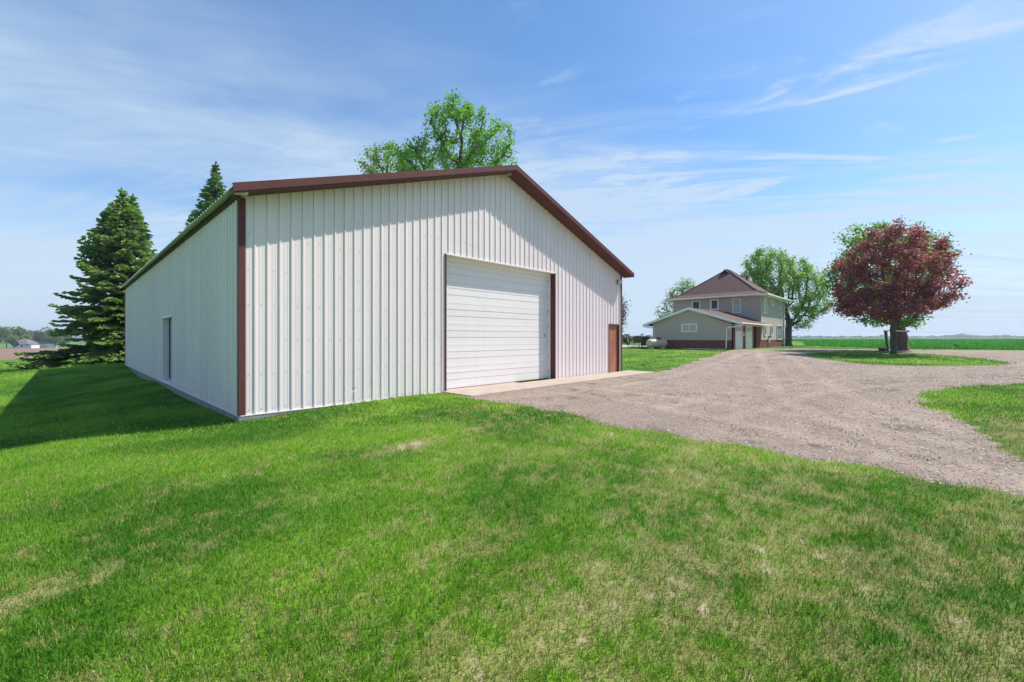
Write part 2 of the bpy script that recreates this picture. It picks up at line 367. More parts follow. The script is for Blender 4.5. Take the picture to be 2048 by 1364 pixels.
def dryness(x, y):
    a = x * U[0] + y * U[1]; b = -x * U[1] + y * U[0]
    d = .50 + .50 * (fbm(a * .5, b * 1.4, 3) - .5) + .42 * (fbm(x * 2.6, y * 2.6, 5) - .5) + .80 * (fbm(x * 8, y * 8, 6, 2) - .5) + .5 * (vnoise(x * 26, y * 26, 9) - .5)
    r = np.hypot(x, y)
    bias = .0 + .19 * sstep(-1.5, 3.0, x) * sstep(11, 5, y) - .12 * sstep(.5, -4, x) - .15 * sstep(12, 22, r) + .12 * sstep(4.6, 2.2, y) * sstep(-3.5, -.5, x)
    d = d + bias
    for (cx_, cy_, sa, sb, k) in ((-1.45, 6.25, .62, .22, .95), (-.55, 7.3, .5, .13, .55), (.3, 7.75, .25, .08, .5), (-3.05, 2.7, .35, .13, .75), (-4.6, 8.4, .3, .2, .25), (-1.0, 3.6, .4, .2, .18), (-2.6, 6.0, .6, .1, .16)):
        da = (x - cx_) * U[0] + (y - cy_) * U[1]; db = -(x - cx_) * U[1] + (y - cy_) * U[0]
        d = d + k * np.exp(-(da / sa) ** 2 - (db / sb) ** 2) * (.6 + .8 * vnoise(x * 9, y * 9, 7))
    return d
GREEN_A, GREEN_B, STRAW, BARE = np.array((.062, .196, .012)), np.array((.205, .370, .030)), np.array((.50, .42, .19)), np.array((.46, .37, .26))
def lawn_col(x, y):
    d = dryness(x, y); g = sstep(.28, .72, fbm(x * .7, y * .7, 8))[:, None]
    col = GREEN_A * (1 - g) + GREEN_B * g
    k = sstep(.46, .92, d)[:, None] * .6; col = col * .85 * (1 - k) + STRAW * .62 * k
    k = sstep(1.02, 1.35, d)[:, None]; return col * (1 - k) + BARE * k
def curve(pts, n=14):
    p = [np.array(q, float) for q in pts]; p = [2 * p[0] - p[1]] + p + [2 * p[-1] - p[-2]]; o = []
    for i in range(1, len(p) - 2):
        for t in np.linspace(0, 1, n, endpoint=False): o.append(.5 * (2 * p[i] + (p[i + 1] - p[i - 1]) * t + (2 * p[i - 1] - 5 * p[i] + 4 * p[i + 1] - p[i + 2]) * t * t + (3 * p[i] - p[i - 1] - 3 * p[i + 1] + p[i + 2]) * t ** 3))
    return o + [p[-2]]
TRACKS = [curve(q) for q in ([(-1.2, 11), (2, 13.2), (6, 17.5), (11, 24), (18, 33), (23, 39)], [(6.4, -4), (6.2, 4), (7, 9), (10, 15), (15, 24), (20, 33), (24, 39)],
    [(4, 9), (8, 12), (14, 14.5), (22, 16), (40, 21)], [(12, 36), (15, 28), (20, 18), (30, 15.5), (42, 19)], [(5.9, 2), (5.6, 6), (3.8, 10), (1.5, 12.5)])]
def gravel_col(x, y):
    a = x * U[0] + y * U[1]; b = -x * U[1] + y * U[0]
    base = np.array((.345, .268, .212)); n = fbm(x * .5, y * .5, 2)[:, None]; t = fbm(a * .25, b * 1.6, 4)[:, None]; f = fbm(x * 4, y * 4, 6)[:, None]
    col = base * (.62 + .36 * n + .30 * t + .26 * f + .22 * fbm(x * 1.6, y * 1.6, 7)[:, None] - .06)
    damp = (sstep(.60, .78, fbm(x * .9 + 5, y * 1.7, 9)) * sstep(.45, .62, fbm(x * 5, y * 5, 1)))[:, None]
    tr = np.zeros_like(x)
    for pl in TRACKS:
        dm = np.full_like(x, 1e9)
        for (x0, y0), (x1, y1) in zip(pl[:-1], pl[1:]):
            t = np.clip(((x - x0) * (x1 - x0) + (y - y0) * (y1 - y0)) / ((x1 - x0) ** 2 + (y1 - y0) ** 2), 0, 1); dm = np.minimum(dm, np.hypot(x - x0 - t * (x1 - x0), y - y0 - t * (y1 - y0)))
        dm = dm + .25 * (fbm(x * .7, y * .7, 5) - .5)
        tr += np.exp(-((dm - .78) / .20) ** 2) - .55 * np.exp(-((dm - 1.15) / .13) ** 2) - .45 * np.exp(-((dm - .42) / .14) ** 2)
    col = col * (1 + .19 * np.clip(tr, -1.2, 1.2) * (.4 + 1.2 * fbm(x * 1.1, y * 1.1, 10)))[:, None]
    return col * (1 - .5 * damp)
vo, vz, fo, kind = ground_sheets()
for k, (nm, mt, lab) in enumerate((('ground', 'lawn', None), ('gravel_driveway', 'gravel', None), ('crop_field', 'crop', None), ('plowed_field', 'plowed', None))):
    f = fo[kind == k]; used, inv = np.unique(f.ravel(), return_inverse=True)
    p = vo[used]; z = vz[used]
    x, y = p[:, 0], p[:, 1]
    if k == 0: col = lawn_col(x, y)
    elif k == 1: col = gravel_col(x, y)
    elif k == 2:
        g = fbm(x * .08, y * .3, 3)[:, None]; col = np.array((.026, .185, .014)) * (1 - g) + np.array((.055, .275, .024)) * g
    else:
        g = fbm(x * .05, y * .2, 3)[:, None]; col = np.array((.27, .18, .135)) * (.8 + .4 * g)
    me = fast_mesh(nm, np.c_[p, z], inv, 3, col, smooth=True)
    tag(link(nm, me, M[mt]), None, kind='structure')

# ------------------------------------------------------------------ barn
barn = tag(empty('pole_barn', (*C1, 0), ANG), 'big white ribbed steel pole barn with brown trim and a white overhead door', 'barn')
SL = .337; RZ0 = 4.414; HALF = BW / 2; OH = .50; EO = .22; WB = .035     # roof slope, roof height over the wall line, overhangs, wall bottom
def roofz(t): return RZ0 + SL * (t if t <= HALF else BW - t)
D0, D1, DZ = 4.95, 9.85, 3.85; M0, M1, MZ = 13.52, 14.42, 2.12           # openings in the gable wall
S0, S1, SZ = 7.46, 9.34, 2.20                                            # opening in the side wall
PW = .9144
prof = []
for r in range(4):
    o = r * .2286
    prof += [(o, 0), (o + .013, .022), (o + .040, .022), (o + .050, 0)]
    for q in (.105, .165): prof += [(o + q, 0), (o + q + .007, .0026), (o + q + .02, .0026), (o + q + .027, 0)]
prof.append((PW, 0))
def pv(x):
    xs, hs = zip(*prof); return float(np.interp(x, xs, hs))
def panel_mesh(p0, width, bottom, top, opens, axis, lift, bend=None):
    """a ribbed steel sheet; opens = (a, b, head) holes; axis 'x' gable wall facing -y, 'y' side wall facing -x"""
    xs = sorted(set([round(p[0], 4) for p in prof if p[0] <= width] + [width] + [round(e - p0, 4) for o in opens for e in o[:2] if 0 < e - p0 < width] + ([round(HALF - p0, 4)] if axis == 'x' and 0 < HALF - p0 < width else [])))
    mb = MB()
    for a, b in zip(xs[:-1], xs[1:]):
        if b - a < 1e-5: continue
        mid = p0 + (a + b) / 2; zb = bottom
        for o in opens:
            if o[0] < mid < o[1]: zb = o[2]
        zs = [zb] + [z for z in (.25, .29, .31, .34, .37, .39, .43, .56, .7) if bend and zb < z] + [None]
        q = []
        for z in zs:
            for x in (a, b):
                zz = top(p0 + x) if z is None else z
                h = pv(min(x, PW - 1e-6)) if x < PW else 0
                if bend: h += bend(p0 + x, zz)
                d = -(h + lift); q.append((p0 + x, d, zz) if axis == 'x' else (d, p0 + x, zz))
        n = len(zs); fs = []
        for i in range(n - 1):
            f = (2 * i, 2 * i + 1, 2 * i + 3, 2 * i + 2); fs.append(f if axis == 'x' else f[::-1])
        mb.add(q, fs)
    return mb
rp = random.Random(3)
def dent(t, z): return -.016 * math.exp(-((t - 2.29) / .04) ** 2 - ((z - .34) / .03) ** 2) + .006 * math.exp(-((t - 2.75) / .05) ** 2 - ((z - .6) / .12) ** 2)
for i in range(16):
    mb = panel_mesh(i * PW, min(PW, BW - i * PW), WB, lambda t: roofz(t) - .12, [(D0, D1, DZ), (M0, M1, MZ)], 'x', .001 * (i % 2), dent if i in (2, 3) else None)
    mb.build('wall_panel', M['steel'], barn)
for i in range(25):
    mb = panel_mesh(i * PW, min(PW, BL - i * PW), WB, lambda s: RZ0 - .135, [(S0, S1, SZ)], 'y', .001 * (i % 2))
    mb.build('wall_panel', M['steel'], barn)
for i in range(16):       # back gable and right side: plain sheets of the same steel
    a, b = i * PW, min(BW, (i + 1) * PW); mb = MB(); pts = [(a, WB), (b, WB), (b, roofz(b) - .12)] + ([(HALF, roofz(HALF) - .12)] if a < HALF < b else []) + [(a, roofz(a) - .12)]
    mb.prism([(x, BL, z) for x, z in pts], (0, .02, 0)).build('wall_panel', M['steel'], barn)
for i in range(25):
    MB().box(BW - .001, BW + .02, i * PW, min(BL, (i + 1) * PW) - .004, WB, RZ0 - .17).build('wall_panel', M['steel'], barn)
# roof sheets, ribs run down the slope
def roof_panel(side, s0, s1):
    mb = MB(); xs = [p for p in prof if p[0] <= s1 - s0 + 1e-6]
    if xs[-1][0] < s1 - s0 - 1e-6: xs.append((s1 - s0, 0))
    v = []
    for t in (-EO, HALF):
        for x, h in xs:
            z = RZ0 + SL * t + h; v.append((t if side == 0 else BW - t, s0 + x, z - .025))
    n = len(xs); fs = [((i, i + 1, n + i + 1, n + i) if side else (i + 1, i, n + i, n + i + 1)) for i in range(n - 1)]
    return mb.add(v, fs)
for side in (0, 1):
    a = -OH + .02
    while a < BL + OH - .05:
        b = min(a + PW, BL + OH); roof_panel(side, a, b).build('roof_panel', M['galv'], barn); a = b
MB().add([(HALF - .2, -OH, roofz(HALF - .2) + .012), (HALF, -OH, roofz(HALF) + .03), (HALF + .2, -OH, roofz(HALF - .2) + .012),
          (HALF - .2, BL + OH, roofz(HALF - .2) + .012), (HALF, BL + OH, roofz(HALF) + .03), (HALF + .2, BL + OH, roofz(HALF - .2) + .012)], [(0, 1, 4, 3), (1, 2, 5, 4)]).build('ridge_cap', M['galv'], barn)
# rake trim and soffit, left and right slope, front and back
def rake(y, sgn):
    for side in (0, 1):
        f = (lambda t: t) if side == 0 else (lambda t: BW - t)
        def band(t0, t1, za, zb, ya, yb):
            z0, z1_ = RZ0 + SL * t0, RZ0 + SL * t1
            p = [(f(t0), ya, z0 + za), (f(t1), ya, z1_ + za), (f(t1), yb, z1_ + za), (f(t0), yb, z0 + za), (f(t0), ya, z0 + zb), (f(t1), ya, z1_ + zb), (f(t1), yb, z1_ + zb), (f(t0), yb, z0 + zb)]
            return p
        mb = MB(); e = EO + .01
        mb.hexa(band(-e, HALF, -.115, .022, y, y + sgn * .012))
        mb.hexa(band(-e, HALF, -.135, -.115, y, y + sgn * .030))
        mb.hexa(band(-e, HALF, -.165, -.135, y + sgn * .014, y + sgn * .030))
        mb.hexa(band(-e, HALF, .014, .022, y + sgn * .012, y + sgn * .12))
        mb.build('rake_trim', M['brown'], barn)
        n = 1 if side == 0 else 1
        MB().hexa(band(-EO, HALF, -.150, -.138, y + sgn * .032, y + sgn * (OH - .002))).build('soffit', M['brown'], barn)
rake(-OH, 1); rake(BL + OH, -1)
for t in (-.0, BW):      # dark eave boards under the roof edge
    x0, x1 = (-.045, -.003) if t == 0 else (BW + .022, BW + .05)
    MB().box(x0, x1, .0, BL, RZ0 - .165, RZ0 - .05).build('eave_board', M['eavewood'], barn)
MB().hexa([(-.20, -.40, 4.20), (.02, -.46, 4.21), (.02, -.34, 4.21), (-.20, -.30, 4.20), (-.20, -.40, 4.235), (.02, -.46, 4.25), (.02, -.34, 4.25), (-.20, -.30, 4.235)]).build('eave_bracket', M['galv'], barn)
MB().box(HALF - .22, HALF - .02, -.30, -.19, roofz(HALF) - .27, roofz(HALF) - .175).build('ridge_block', M['greywood'], barn)
# corner trims
def corner(x, y, dx, dy, name='corner_trim'):
    mb = MB(); w_ = .088
    mb.box(*sorted((x - dx * .026, x + dx * w_)), *sorted((y + dy * .022, y + dy * .027)), WB, RZ0 - .16)
    mb.box(*sorted((x - dx * .031, x - dx * .026)), *sorted((y - dy * w_ * .9, y + dy * .027)), WB, RZ0 - .20)
    mb.box(*sorted((x + dx * (w_ - .012), x + dx * w_)), *sorted((y, y + dy * .022)), WB, RZ0 - .16)
    return mb.build(name, M['brown'], barn)
corner(0, 0, 1, -1); corner(BW, 0, -1, -1); corner(0, BL, 1, 1); corner(BW, BL + .02, -1, 1)
for q in ((.0, D0 - .06, -.034, -.001), (D1 + .06, M0 - .02, -.034, -.001), (-.036, -.001, 0, S0), (-.036, -.001, S1, BL)): MB().box(*q, WB - .018, WB - .001).build('base_trim', M['white'], barn)
# grade boards below the sheets
for j, (za, zb, off) in enumerate(((-.085, WB - .02, .0), (-.20, -.092, .012), (-.45, -.207, .006))):
    a = 0.
    while a < BL - .01:
        b = min(BL, a + 4.8 + .3 * j); MB().box(-.028 + off, .02, a + .003, b - .003, za, zb).build('skirt_board', M['greywood'], barn, bevel=.004); a = b
    MB().box(-.028 + off, D0 - .1, -.026 + off, .02, za, zb).build('skirt_board', M['greywood'], barn, bevel=.004)
# screws
sv, sf = [], []
def screw(c, axis):
    r = .0105
    for k in range(6):
        a = k * math.pi / 3
        sv.append((c[0] + r * math.cos(a), c[1] - .009, c[2] + r * math.sin(a)) if axis == 'x' else (c[0] - .009, c[1] + r * math.cos(a), c[2] + r * math.sin(a)))
    n = len(sv) - 6; sf.append(tuple(range(n, n + 6)) if axis == 'x' else tuple(range(n + 5, n - 1, -1)))
for k in range(64):
    t = k * .2286 + .14
    for j in range(10):
        z = .12 + j * .69 + rp.uniform(-.012, .012)
        if z > roofz(t) - .3 or (D0 - .05 < t < D1 + .1 and z < DZ + .1) or (M0 - .05 < t and z < MZ + .1) or rp.random() < .12: continue
        screw((t, -.001, z), 'x')
for k in range(100):
    s = k * .2286 + .14
    for j in range(7):
        z = .12 + j * .69 + rp.uniform(-.012, .012)
        if z > 4.1 or (S0 - .05 < s < S1 + .1 and z < SZ + .1): continue
        screw((-.001, s, z), 'y')
mb = MB(); mb.v = sv; mb.f = sf; o = mb.build('screw', M['screw'], barn); o['kind'] = 'stuff'
# overhead door
RD = .27
MB().box(D0 - .035, D0, -.04, .02, WB - .03, DZ + .02).box(D0, D0 + .006, -.0395, .18, WB - .03, DZ).build('door_jamb', M['brown'], barn)
MB().box(D1, D1 + .03, -.03, .02, WB - .03, DZ + .02).box(D1 - .006, D1, -.0295, .18, WB - .03, DZ).build('door_jamb', M['brown'], barn)
MB().box(D0, D1, -.034, -.001, DZ, DZ + .035).build('door_header', M['white'], barn)
MB().box(D0 + .006, D1 - .006, -.0005, .18, DZ - .006, DZ + .0).build('header_soffit', M['steel'], barn)
for q in ((D0, D0 + .03, .18, RD + .02, .03, DZ), (D1 - .03, D1, .18, RD + .02, .03, DZ), (D0 + .031, D1 - .031, .18, RD + .02, DZ - .10, DZ - .001)): MB().box(*q).build('door_stop', M['white'], barn)
od = empty('overhead_door'); od.parent = barn; od.location = (D0, RD, .07)
DWID = D1 - D0; SH = .615
gr = [(0, .010), (.006, .0), (.085, .0), (.09, .004), (.095, .0), (.232, .0), (.236, .017), (.246, .017), (.262, .0), (.425, .0), (.429, .017), (.439, .017), (.455, .0), (.52, 0), (.525, .004), (.53, 0), (.609, .0), (.6145, .010)]
for i in range(6):
    v = []
    for z, d in gr:
        v += [(.002, d, i * SH + z), (DWID - .002, d, i * SH + z)]
    mb = MB().add(v, [(2 * k, 2 * k + 1, 2 * k + 3, 2 * k + 2) for k in range(len(gr) - 1)])
    n = len(gr) * 2
    mb.box(.003, DWID - .003, .02, .05, i * SH + .003, i * SH + .611)
    mb.build('door_section', M['door'], od)
MB().box(0, DWID, -.004, .05, -.045, -.002).build('bottom_seal', M['dark'], od)
MB().lathe([(.0, -.016), (.03, -.016), (.034, -.004), (.034, .0)], 'x', 12).build('door_lock', M['grey'], od)
bpy.data.objects['door_lock'].rotation_euler = (0, 0, R(90)); bpy.data.objects['door_lock'].location = (DWID - .24, -.002, 1.55); bpy.data.objects['door_lock'].scale = (1, .75, 1.5)
for k in range(7): MB().box(DWID - .045, DWID - .032, -.022, -.002, .2 + k * .55, .26 + k * .55).build('roller_bracket', M['grey'], od)
# brown service door
md = empty('service_door'); md.parent = barn; md.location = (M0, 0, 0)
W_ = M1 - M0
MB().box(0, .055, -.032, .10, .05, MZ).box(W_ - .055, W_, -.032, .10, .05, MZ).box(.0555, W_ - .0555, -.030, .10, MZ - .06, MZ).build('door_frame', M['brown'], md)
MB().box(.058, W_ - .058, .045, .085, .075, MZ - .063).build('door_leaf', M['manbrown'], md, bevel=.004)
MB().box(0, W_, -.03, .1, .03, .049).build('threshold', M['grey'], md)
MB().lathe([(.0, -.06), (.026, -.055), (.028, -.03), (.012, -.02), (.012, 0)], 'x', 10).build('door_knob', M['grey'], md)
bpy.data.objects['door_knob'].rotation_euler = (0, 0, R(90)); bpy.data.objects['door_knob'].location = (.13, .045, 1.02)
MB().box(BW - .20, BW - .165, -.045, -.005, .05, RZ0 - .25).build('cable_conduit', M['white'], barn, bevel=.008)
wl = empty('wall_lamp'); wl.parent = barn; wl.location = (BW - .36, -.02, 3.95)
MB().box(-.10, .10, -.03, 0, -.10, .10).build('back_plate', M['grey'], wl, bevel=.01)
MB().lathe([(.02, .0), (.09, -.03), (.10, -.12), (.085, -.20), (.0, -.22)], 'z', 14, (0, -.13, .13)).build('lamp_shade', M['beige'], wl, smooth=True)
MB().tube([(0, -.02, .06), (0, -.08, .1), (0, -.13, .13)], .015).build('lamp_arm', M['grey'], wl)
# roll-up door in the side wall
rd = empty('roll_up_door'); rd.parent = barn; rd.location = (0, S0, 0)
W2 = S1 - S0
for q in (0, W2 - .02): MB().box(-.025, .22, q, q + .02, .10, SZ).build('door_jamb', M['steel'], rd)
MB().box(-.04, .22, -.02, W2 + .02, SZ, SZ + .05).build('door_header', M['white'], rd)
mb = MB(); v = []; nz_ = 25; hh = (SZ - .12) / nz_
zs = []
for k in range(nz_): zs += [(.12 + k * hh, 0), (.12 + (k + .18) * hh, -.020), (.12 + (k + .62) * hh, -.020), (.12 + (k + .8) * hh, 0)]
for z, d in zs: v += [(.19 + d, .03, z), (.19 + d, W2 - .03, z)]
mb.add(v, [(2 * k + 1, 2 * k, 2 * k + 2, 2 * k + 3) for k in range(len(zs) - 1)]).build('door_curtain', M['curtain'], rd)
for q in (.021, W2 - .047): MB().box(.15, .205, q, q + .026, .12, SZ - .001).build('door_track', M['dark'], rd)
MB().box(-.06, .23, -.03, W2 + .03, .03, .10).build('door_sill', M['white'], rd, bevel=.006)
# concrete apron in front of the doors
ap = tag(empty('concrete_apron', (*C1, 0), ANG), None, kind='structure')
for a, b in ((4.82, 8.0), (8.0, 11.3), (11.3, 15.3)):
    MB().box(a + .006, b - .006, -1.22, (.30 if b < 9.9 else .0), -.35, .060).build('slab', M['concrete'], ap, bevel=.012)

# ------------------------------------------------------------------ house (local x runs away along the drive side, local y to the left along the front)
H0 = np.array((24.86, 42.5)); HZ = .50
house = tag(empty('farmhouse', (*H0, HZ), ANG), 'two storey taupe farmhouse with brown hip roof, brick base and attached gable garage', 'house')
HX, HYL = 9.86, 8.86; GX, GY = -9.3, 6.9
def fy(px):  k = (px - 1024) / F; return float((H0[0] - k * H0[1]) / (-V[0] + V[1] * k))     # local y on the plane x = 0
def fx_(px): k = (px - 1024) / F; return float((k * H0[1] - H0[0]) / (U[0] - U[1] * k))       # local x on the plane y = 0
def hz(py, x, y): p = H0 + x * U + y * V; return CAMZ + (HY - py) / F * p[1] - HZ
def lap_wall(name, poly, axis, at_, sgn, z0, course=.105):
    """lap siding on a wall: poly = function z -> (a, b) extent; sgn = outward direction on the other axis"""
    mb = MB(); z = z0[0]
    while z < z0[1] - .01:
        zt = min(z + course, z0[1]); a0, b0 = poly(z); a1, b1 = poly(zt - .001)
        if b0 - a0 < .05: break
        o0, o1 = at_ + sgn * .022, at_ + sgn * .006
        if axis == 'y': q = [(o0, a0, z), (o0, b0, z), (o1, b1, zt), (o1, a1, zt), (at_, a0, z), (at_, b0, z)]
        else: q = [(a0, o0, z), (b0, o0, z), (b1, o1, zt), (a1, o1, zt), (a0, at_, z), (b0, at_, z)]
        mb.add(q, [(0, 1, 2, 3), (4, 5, 1, 0)]); z = zt
    o = mb.build(name, M['siding'], house); o['kind'] = 'stuff'; return o
def bricks(name, a0, a1, z0, z1_, axis, at_, sgn, parent, holes=()):
    mb = MB(); cols = []; row = 0; z = z0; g = .010
    while z < z1_ - .02:
        zt = min(z + .066, z1_); a = a0 - (.105 if row % 2 else 0)
        while a < a1 - .01:
            x0, x1 = max(a, a0) + g / 2, min(a + .21, a1) - g / 2
            if x1 - x0 > .02 and not any(h[0] < (x0 + x1) / 2 < h[1] and z < h[2] for h in holes):
                p0, p1 = sorted((at_ + sgn * .001, at_ + sgn * (.013 + .004 * rp.random())))
                if axis == 'y': mb.box(p0, p1, x0, x1, z + g / 2, zt - g / 2)
                else: mb.box(x0, x1, p0, p1, z + g / 2, zt - g / 2)
                c = rp.uniform(.65, 1.35); cols += [(c, c * rp.uniform(.85, 1.1), c * rp.uniform(.85, 1.1))] * 8
            a += .21
        z = zt; row += 1
    me = mb.mesh(name); setcol(me, np.array(cols)); o = link(name, me, M['brick'], parent); o['kind'] = 'stuff'; return o
BT = .76; WT = 5.22
# cores
MB().box(0, HX, 0, HYL, -.8, WT).build('wall_core', M['mortar'], house)
GW = 2.28; gsl = .333
def grz(y): return 2.30 + gsl * (min(y, GY - y) + .80)
MB().prism([(GX, 0, -.8), (GX, GY, -.8), (GX, GY, grz(0) - .12), (GX, GY / 2, grz(GY / 2) - .12), (GX, 0, grz(0) - .12)][::-1], (-GX - .002, 0, 0)).build('garage_core', M['mortar'], house)
lap_wall('siding', lambda z: (0, HYL), 'y', 0, -1, (1.9, WT)); lap_wall('siding', lambda z: (0, HX), 'x', 0, -1, (BT + .05, WT))
lap_wall('siding', lambda z: (0, HX), 'x', HYL, 1, (BT + .05, WT)); 
lap_wall('siding', lambda z: (GY / 2 - min(GY / 2, (grz(GY / 2) - .12 - z) / gsl), GY / 2 + min(GY / 2, (grz(GY / 2) - .12 - z) / gsl)), 'y', GX, -1, (BT + .05, grz(GY / 2) - .15))
lap_wall('siding', lambda z: (GX, 0), 'x', GY, 1, (BT + .05, grz(0) - .1))
bricks('brick_base', 0, GY, -.15, BT, 'y', GX, -1, house)
bricks('brick_base', 0, HX, -.15, BT, 'x', 0, -1, house)
bricks('brick_base', GX, 0, -.15, BT, 'x', GY, 1, house)
for a in ((GX - .03, GX, 0, GY), (0, HX, -.03, 0)): MB().box(a[0], a[1], a[2], a[3], BT, BT + .05).build('brick_ledge', M['brown'], house)
# garage drive side: brick wall, two overhead doors, piers
gd = [(fx_(1470.5), fx_(1484)), (fx_(1491), fx_(1503))]
bricks('brick_wall', GX, 0, -.15, 2.25, 'x', 0, -1, house, [(a, b, 2.08) for a, b in gd])
for a, b in gd:
    g = empty('garage_door'); g.parent = house
    MB().box(a - .10, a, -.05, .05, -.1, 2.14).box(b, b + .10, -.05, .05, -.1, 2.14).box(a + .001, b - .001, -.048, .05, 2.06, 2.14).build('door_frame', M['white'], g)
    for k in range(4):
        z0 = .02 + k * .51
        MB().box(a + .002, b - .002, -.022, .0, z0, z0 + .505).build('door_section', M['door'], g, bevel=.01)
    n = 2
    for k in range(4):
        c = a + (b - a) * (k + .5) / 4; MB().box(c - .19, c + .19, -.030, -.0225, 1.63, 1.97).build('pane', M['glassdark'], g)
        MB().box(c - .012, c + .012, -.034, -.0305, 1.63, 1.97).build('glazing_bar', M['white'], g)
for a, b in ((GX + .0, GX + .42), (fx_(1508.5), fx_(1511.5))):
    mb = bricks('brick_pier', a, b, -.15, 2.2, 'x', -.14, -1, house); MB().box(a + .004, b - .004, -.141, -.02, -.15, 2.2).build('pier_core', M['brick'], house)
# corner boards
for (x, y) in ((0, 0), (0, HYL), (HX, 0)): MB().box(x - .03, x + .05 if x == 0 else x + .03, y - .03 if y == 0 else y - .05, y + .05 if y == 0 else y + .03, (2.9 if x == 0 else BT + .05), WT).build('corner_board', M['siding'], house)
for y in (0, GY): MB().box(GX - .03, GX + .04, y - .03, y + .03, BT + .05, grz(0) - .1).build('corner_board', M['siding'], house)
# garage roof
gov = .80; gfo = .34
def groof(y0, y1, name):
    z0, z1_ = 2.30 + gsl * (y0 + gov), 2.30 + gsl * (y1 + gov); s = lambda y: y
    return z0, z1_
for side in (0, 1):
    f = (lambda y: y) if side == 0 else (lambda y: GY - y)
    za, zb = 2.30, 2.30 + gsl * (GY / 2 + gov)
    q = [(GX - gfo, f(-gov), za - .03), (.0 - .024, f(-gov), za - .03), (-.024, f(GY / 2), zb - .03), (GX - gfo, f(GY / 2), zb - .03)]
    q += [(x, y, z + .045) for x, y, z in q]
    MB().hexa(q).build('garage_roof', M['shingle'], house)
    x0, x1 = GX - gfo - .02, GX - gfo - .001
    MB().hexa([(x0, f(-gov), za - .19), (x1, f(-gov), za - .19), (x1, f(GY / 2), zb - .19), (x0, f(GY / 2), zb - .19), (x0, f(-gov), za + .022), (x1, f(-gov), za + .022), (x1, f(GY / 2), zb + .022), (x0, f(GY / 2), zb + .022)]).build('gable_fascia', M['white'], house)
    ys = sorted((f(-gov), f(0)))
    MB().box(GX - gfo, (.6 if side == 0 else -.03), ys[0], ys[1], za - .20, za - .185).build('garage_soffit', M['white'], house)
    MB().hexa([(GX - gfo, f(0), za - .185), (GX - .03, f(0), za - .185), (GX - .03, f(GY / 2), zb - .16), (GX - gfo, f(GY / 2), zb - .16), (GX - gfo, f(0), za - .17), (GX - .03, f(0), za - .17), (GX - .03, f(GY / 2), zb - .145), (GX - gfo, f(GY / 2), zb - .145)]).build('gable_soffit', M['white'], house)
    ys = sorted((f(-gov - .11), f(-gov - .001)))
    MB().box(GX - gfo - .02, (-.2 if side == 0 else -.2), ys[0], ys[1], za - .13, za + .0).build('gutter', M['white'], house, bevel=.02)
MB().hexa([(-.024, 0.25, 2.66), (-.002, .25, 2.66), (-.002, GY / 2, 3.68), (-.024, GY / 2, 3.68), (-.026, .25, 2.74), (-.002, .25, 2.74), (-.002, GY / 2, 3.80), (-.026, GY / 2, 3.80)]).build('roof_flashing', M['brown'], house)
MB().box(-.08, .9, -gov, -.03, 2.25, 2.29).build('eave_return', M['white'], house)
# main hip roof with flared eaves
ov = .68; ez = 5.36; fl = 1.15; az = 8.80; fz = ez + .45; rx0, rx1 = HX / 2 - .7, HX / 2 + .7; ry = HYL / 2
e = [(-ov, -ov), (HX + ov, -ov), (HX + ov, HYL + ov), (-ov, HYL + ov)]; i_ = [(-ov + fl, -ov + fl), (HX + ov - fl, -ov + fl), (HX + ov - fl, HYL + ov - fl), (-ov + fl, HYL + ov - fl)]
v = [(x, y, ez) for x, y in e] + [(x, y, fz) for x, y in i_] + [(rx0, ry, az), (rx1, ry, az)] + [(x, y, ez - .05) for x, y in e]
MB().add(v, [(0, 1, 5, 4), (1, 2, 6, 5), (2, 3, 7, 6), (3, 0, 4, 7), (4, 5, 9, 8), (6, 7, 8, 9), (5, 6, 9), (7, 4, 8), (1, 0, 10, 11), (2, 1, 11, 12), (3, 2, 12, 13), (0, 3, 13, 10)]).build('roof', M['shingle'], house)
def hipcap(a, b, c):
    MB().tube([a, b, c], .07, 6).build('hip_cap', M['shingle'], house)
for (a, b, c) in (((-ov, -ov, ez), (-ov + fl, -ov + fl, fz), (rx0, ry, az)), ((-ov, HYL + ov, ez), (-ov + fl, HYL + ov - fl, fz), (rx0, ry, az)), ((HX + ov, -ov, ez), (HX + ov - fl, -ov + fl, fz), (rx1, ry, az))): hipcap(a, b, c)
MB().tube([(rx0, ry, az), (rx1, ry, az)], .08, 6).build('hip_cap', M['shingle'], house)
MB().box(-ov, HX + ov, -ov, HYL + ov, ez - .14, ez - .055).build('eave_soffit', M['white'], house)
for (x0, x1, y0, y1) in ((-ov - .12, -ov - .001, -ov - .12, HYL + ov + .12), (-ov, HX + ov + .12, -ov - .12, -ov - .001)): MB().box(x0, x1, y0, y1, ez - .13, ez + .01).build('gutter', M['white'], house, bevel=.02)
k_ = (az - fz) / (rx0 + ov - fl); gx = rx0 - .62; gz = az - .62 * k_
MB().prism([(gx - .05, ry - .30, gz - .02), (gx - .05, ry + .34, gz - .02), (gx - .05, ry + .02, gz + .30)], (.55, 0, 0)).build('gable_vent', M['dark'], house)
MB().hexa([(gx - .16, ry - .42, gz - .04), (gx + .6, ry - .42, gz - .04), (gx + .6, ry + .0, gz + .40), (gx - .16, ry + .0, gz + .40), (gx - .16, ry - .42, gz + .02), (gx + .6, ry - .42, gz + .02), (gx + .6, ry, gz + .46), (gx - .16, ry, gz + .46)]).build('vent_hood', M['shingle'], house)
MB().hexa([(gx - .16, ry + .46, gz - .04), (gx + .6, ry + .46, gz - .04), (gx + .6, ry + .001, gz + .40), (gx - .16, ry + .001, gz + .40), (gx - .16, ry + .46, gz + .02), (gx + .6, ry + .46, gz + .02), (gx + .6, ry + .001, gz + .46), (gx - .16, ry + .001, gz + .46)]).build('vent_hood', M['shingle'], house)
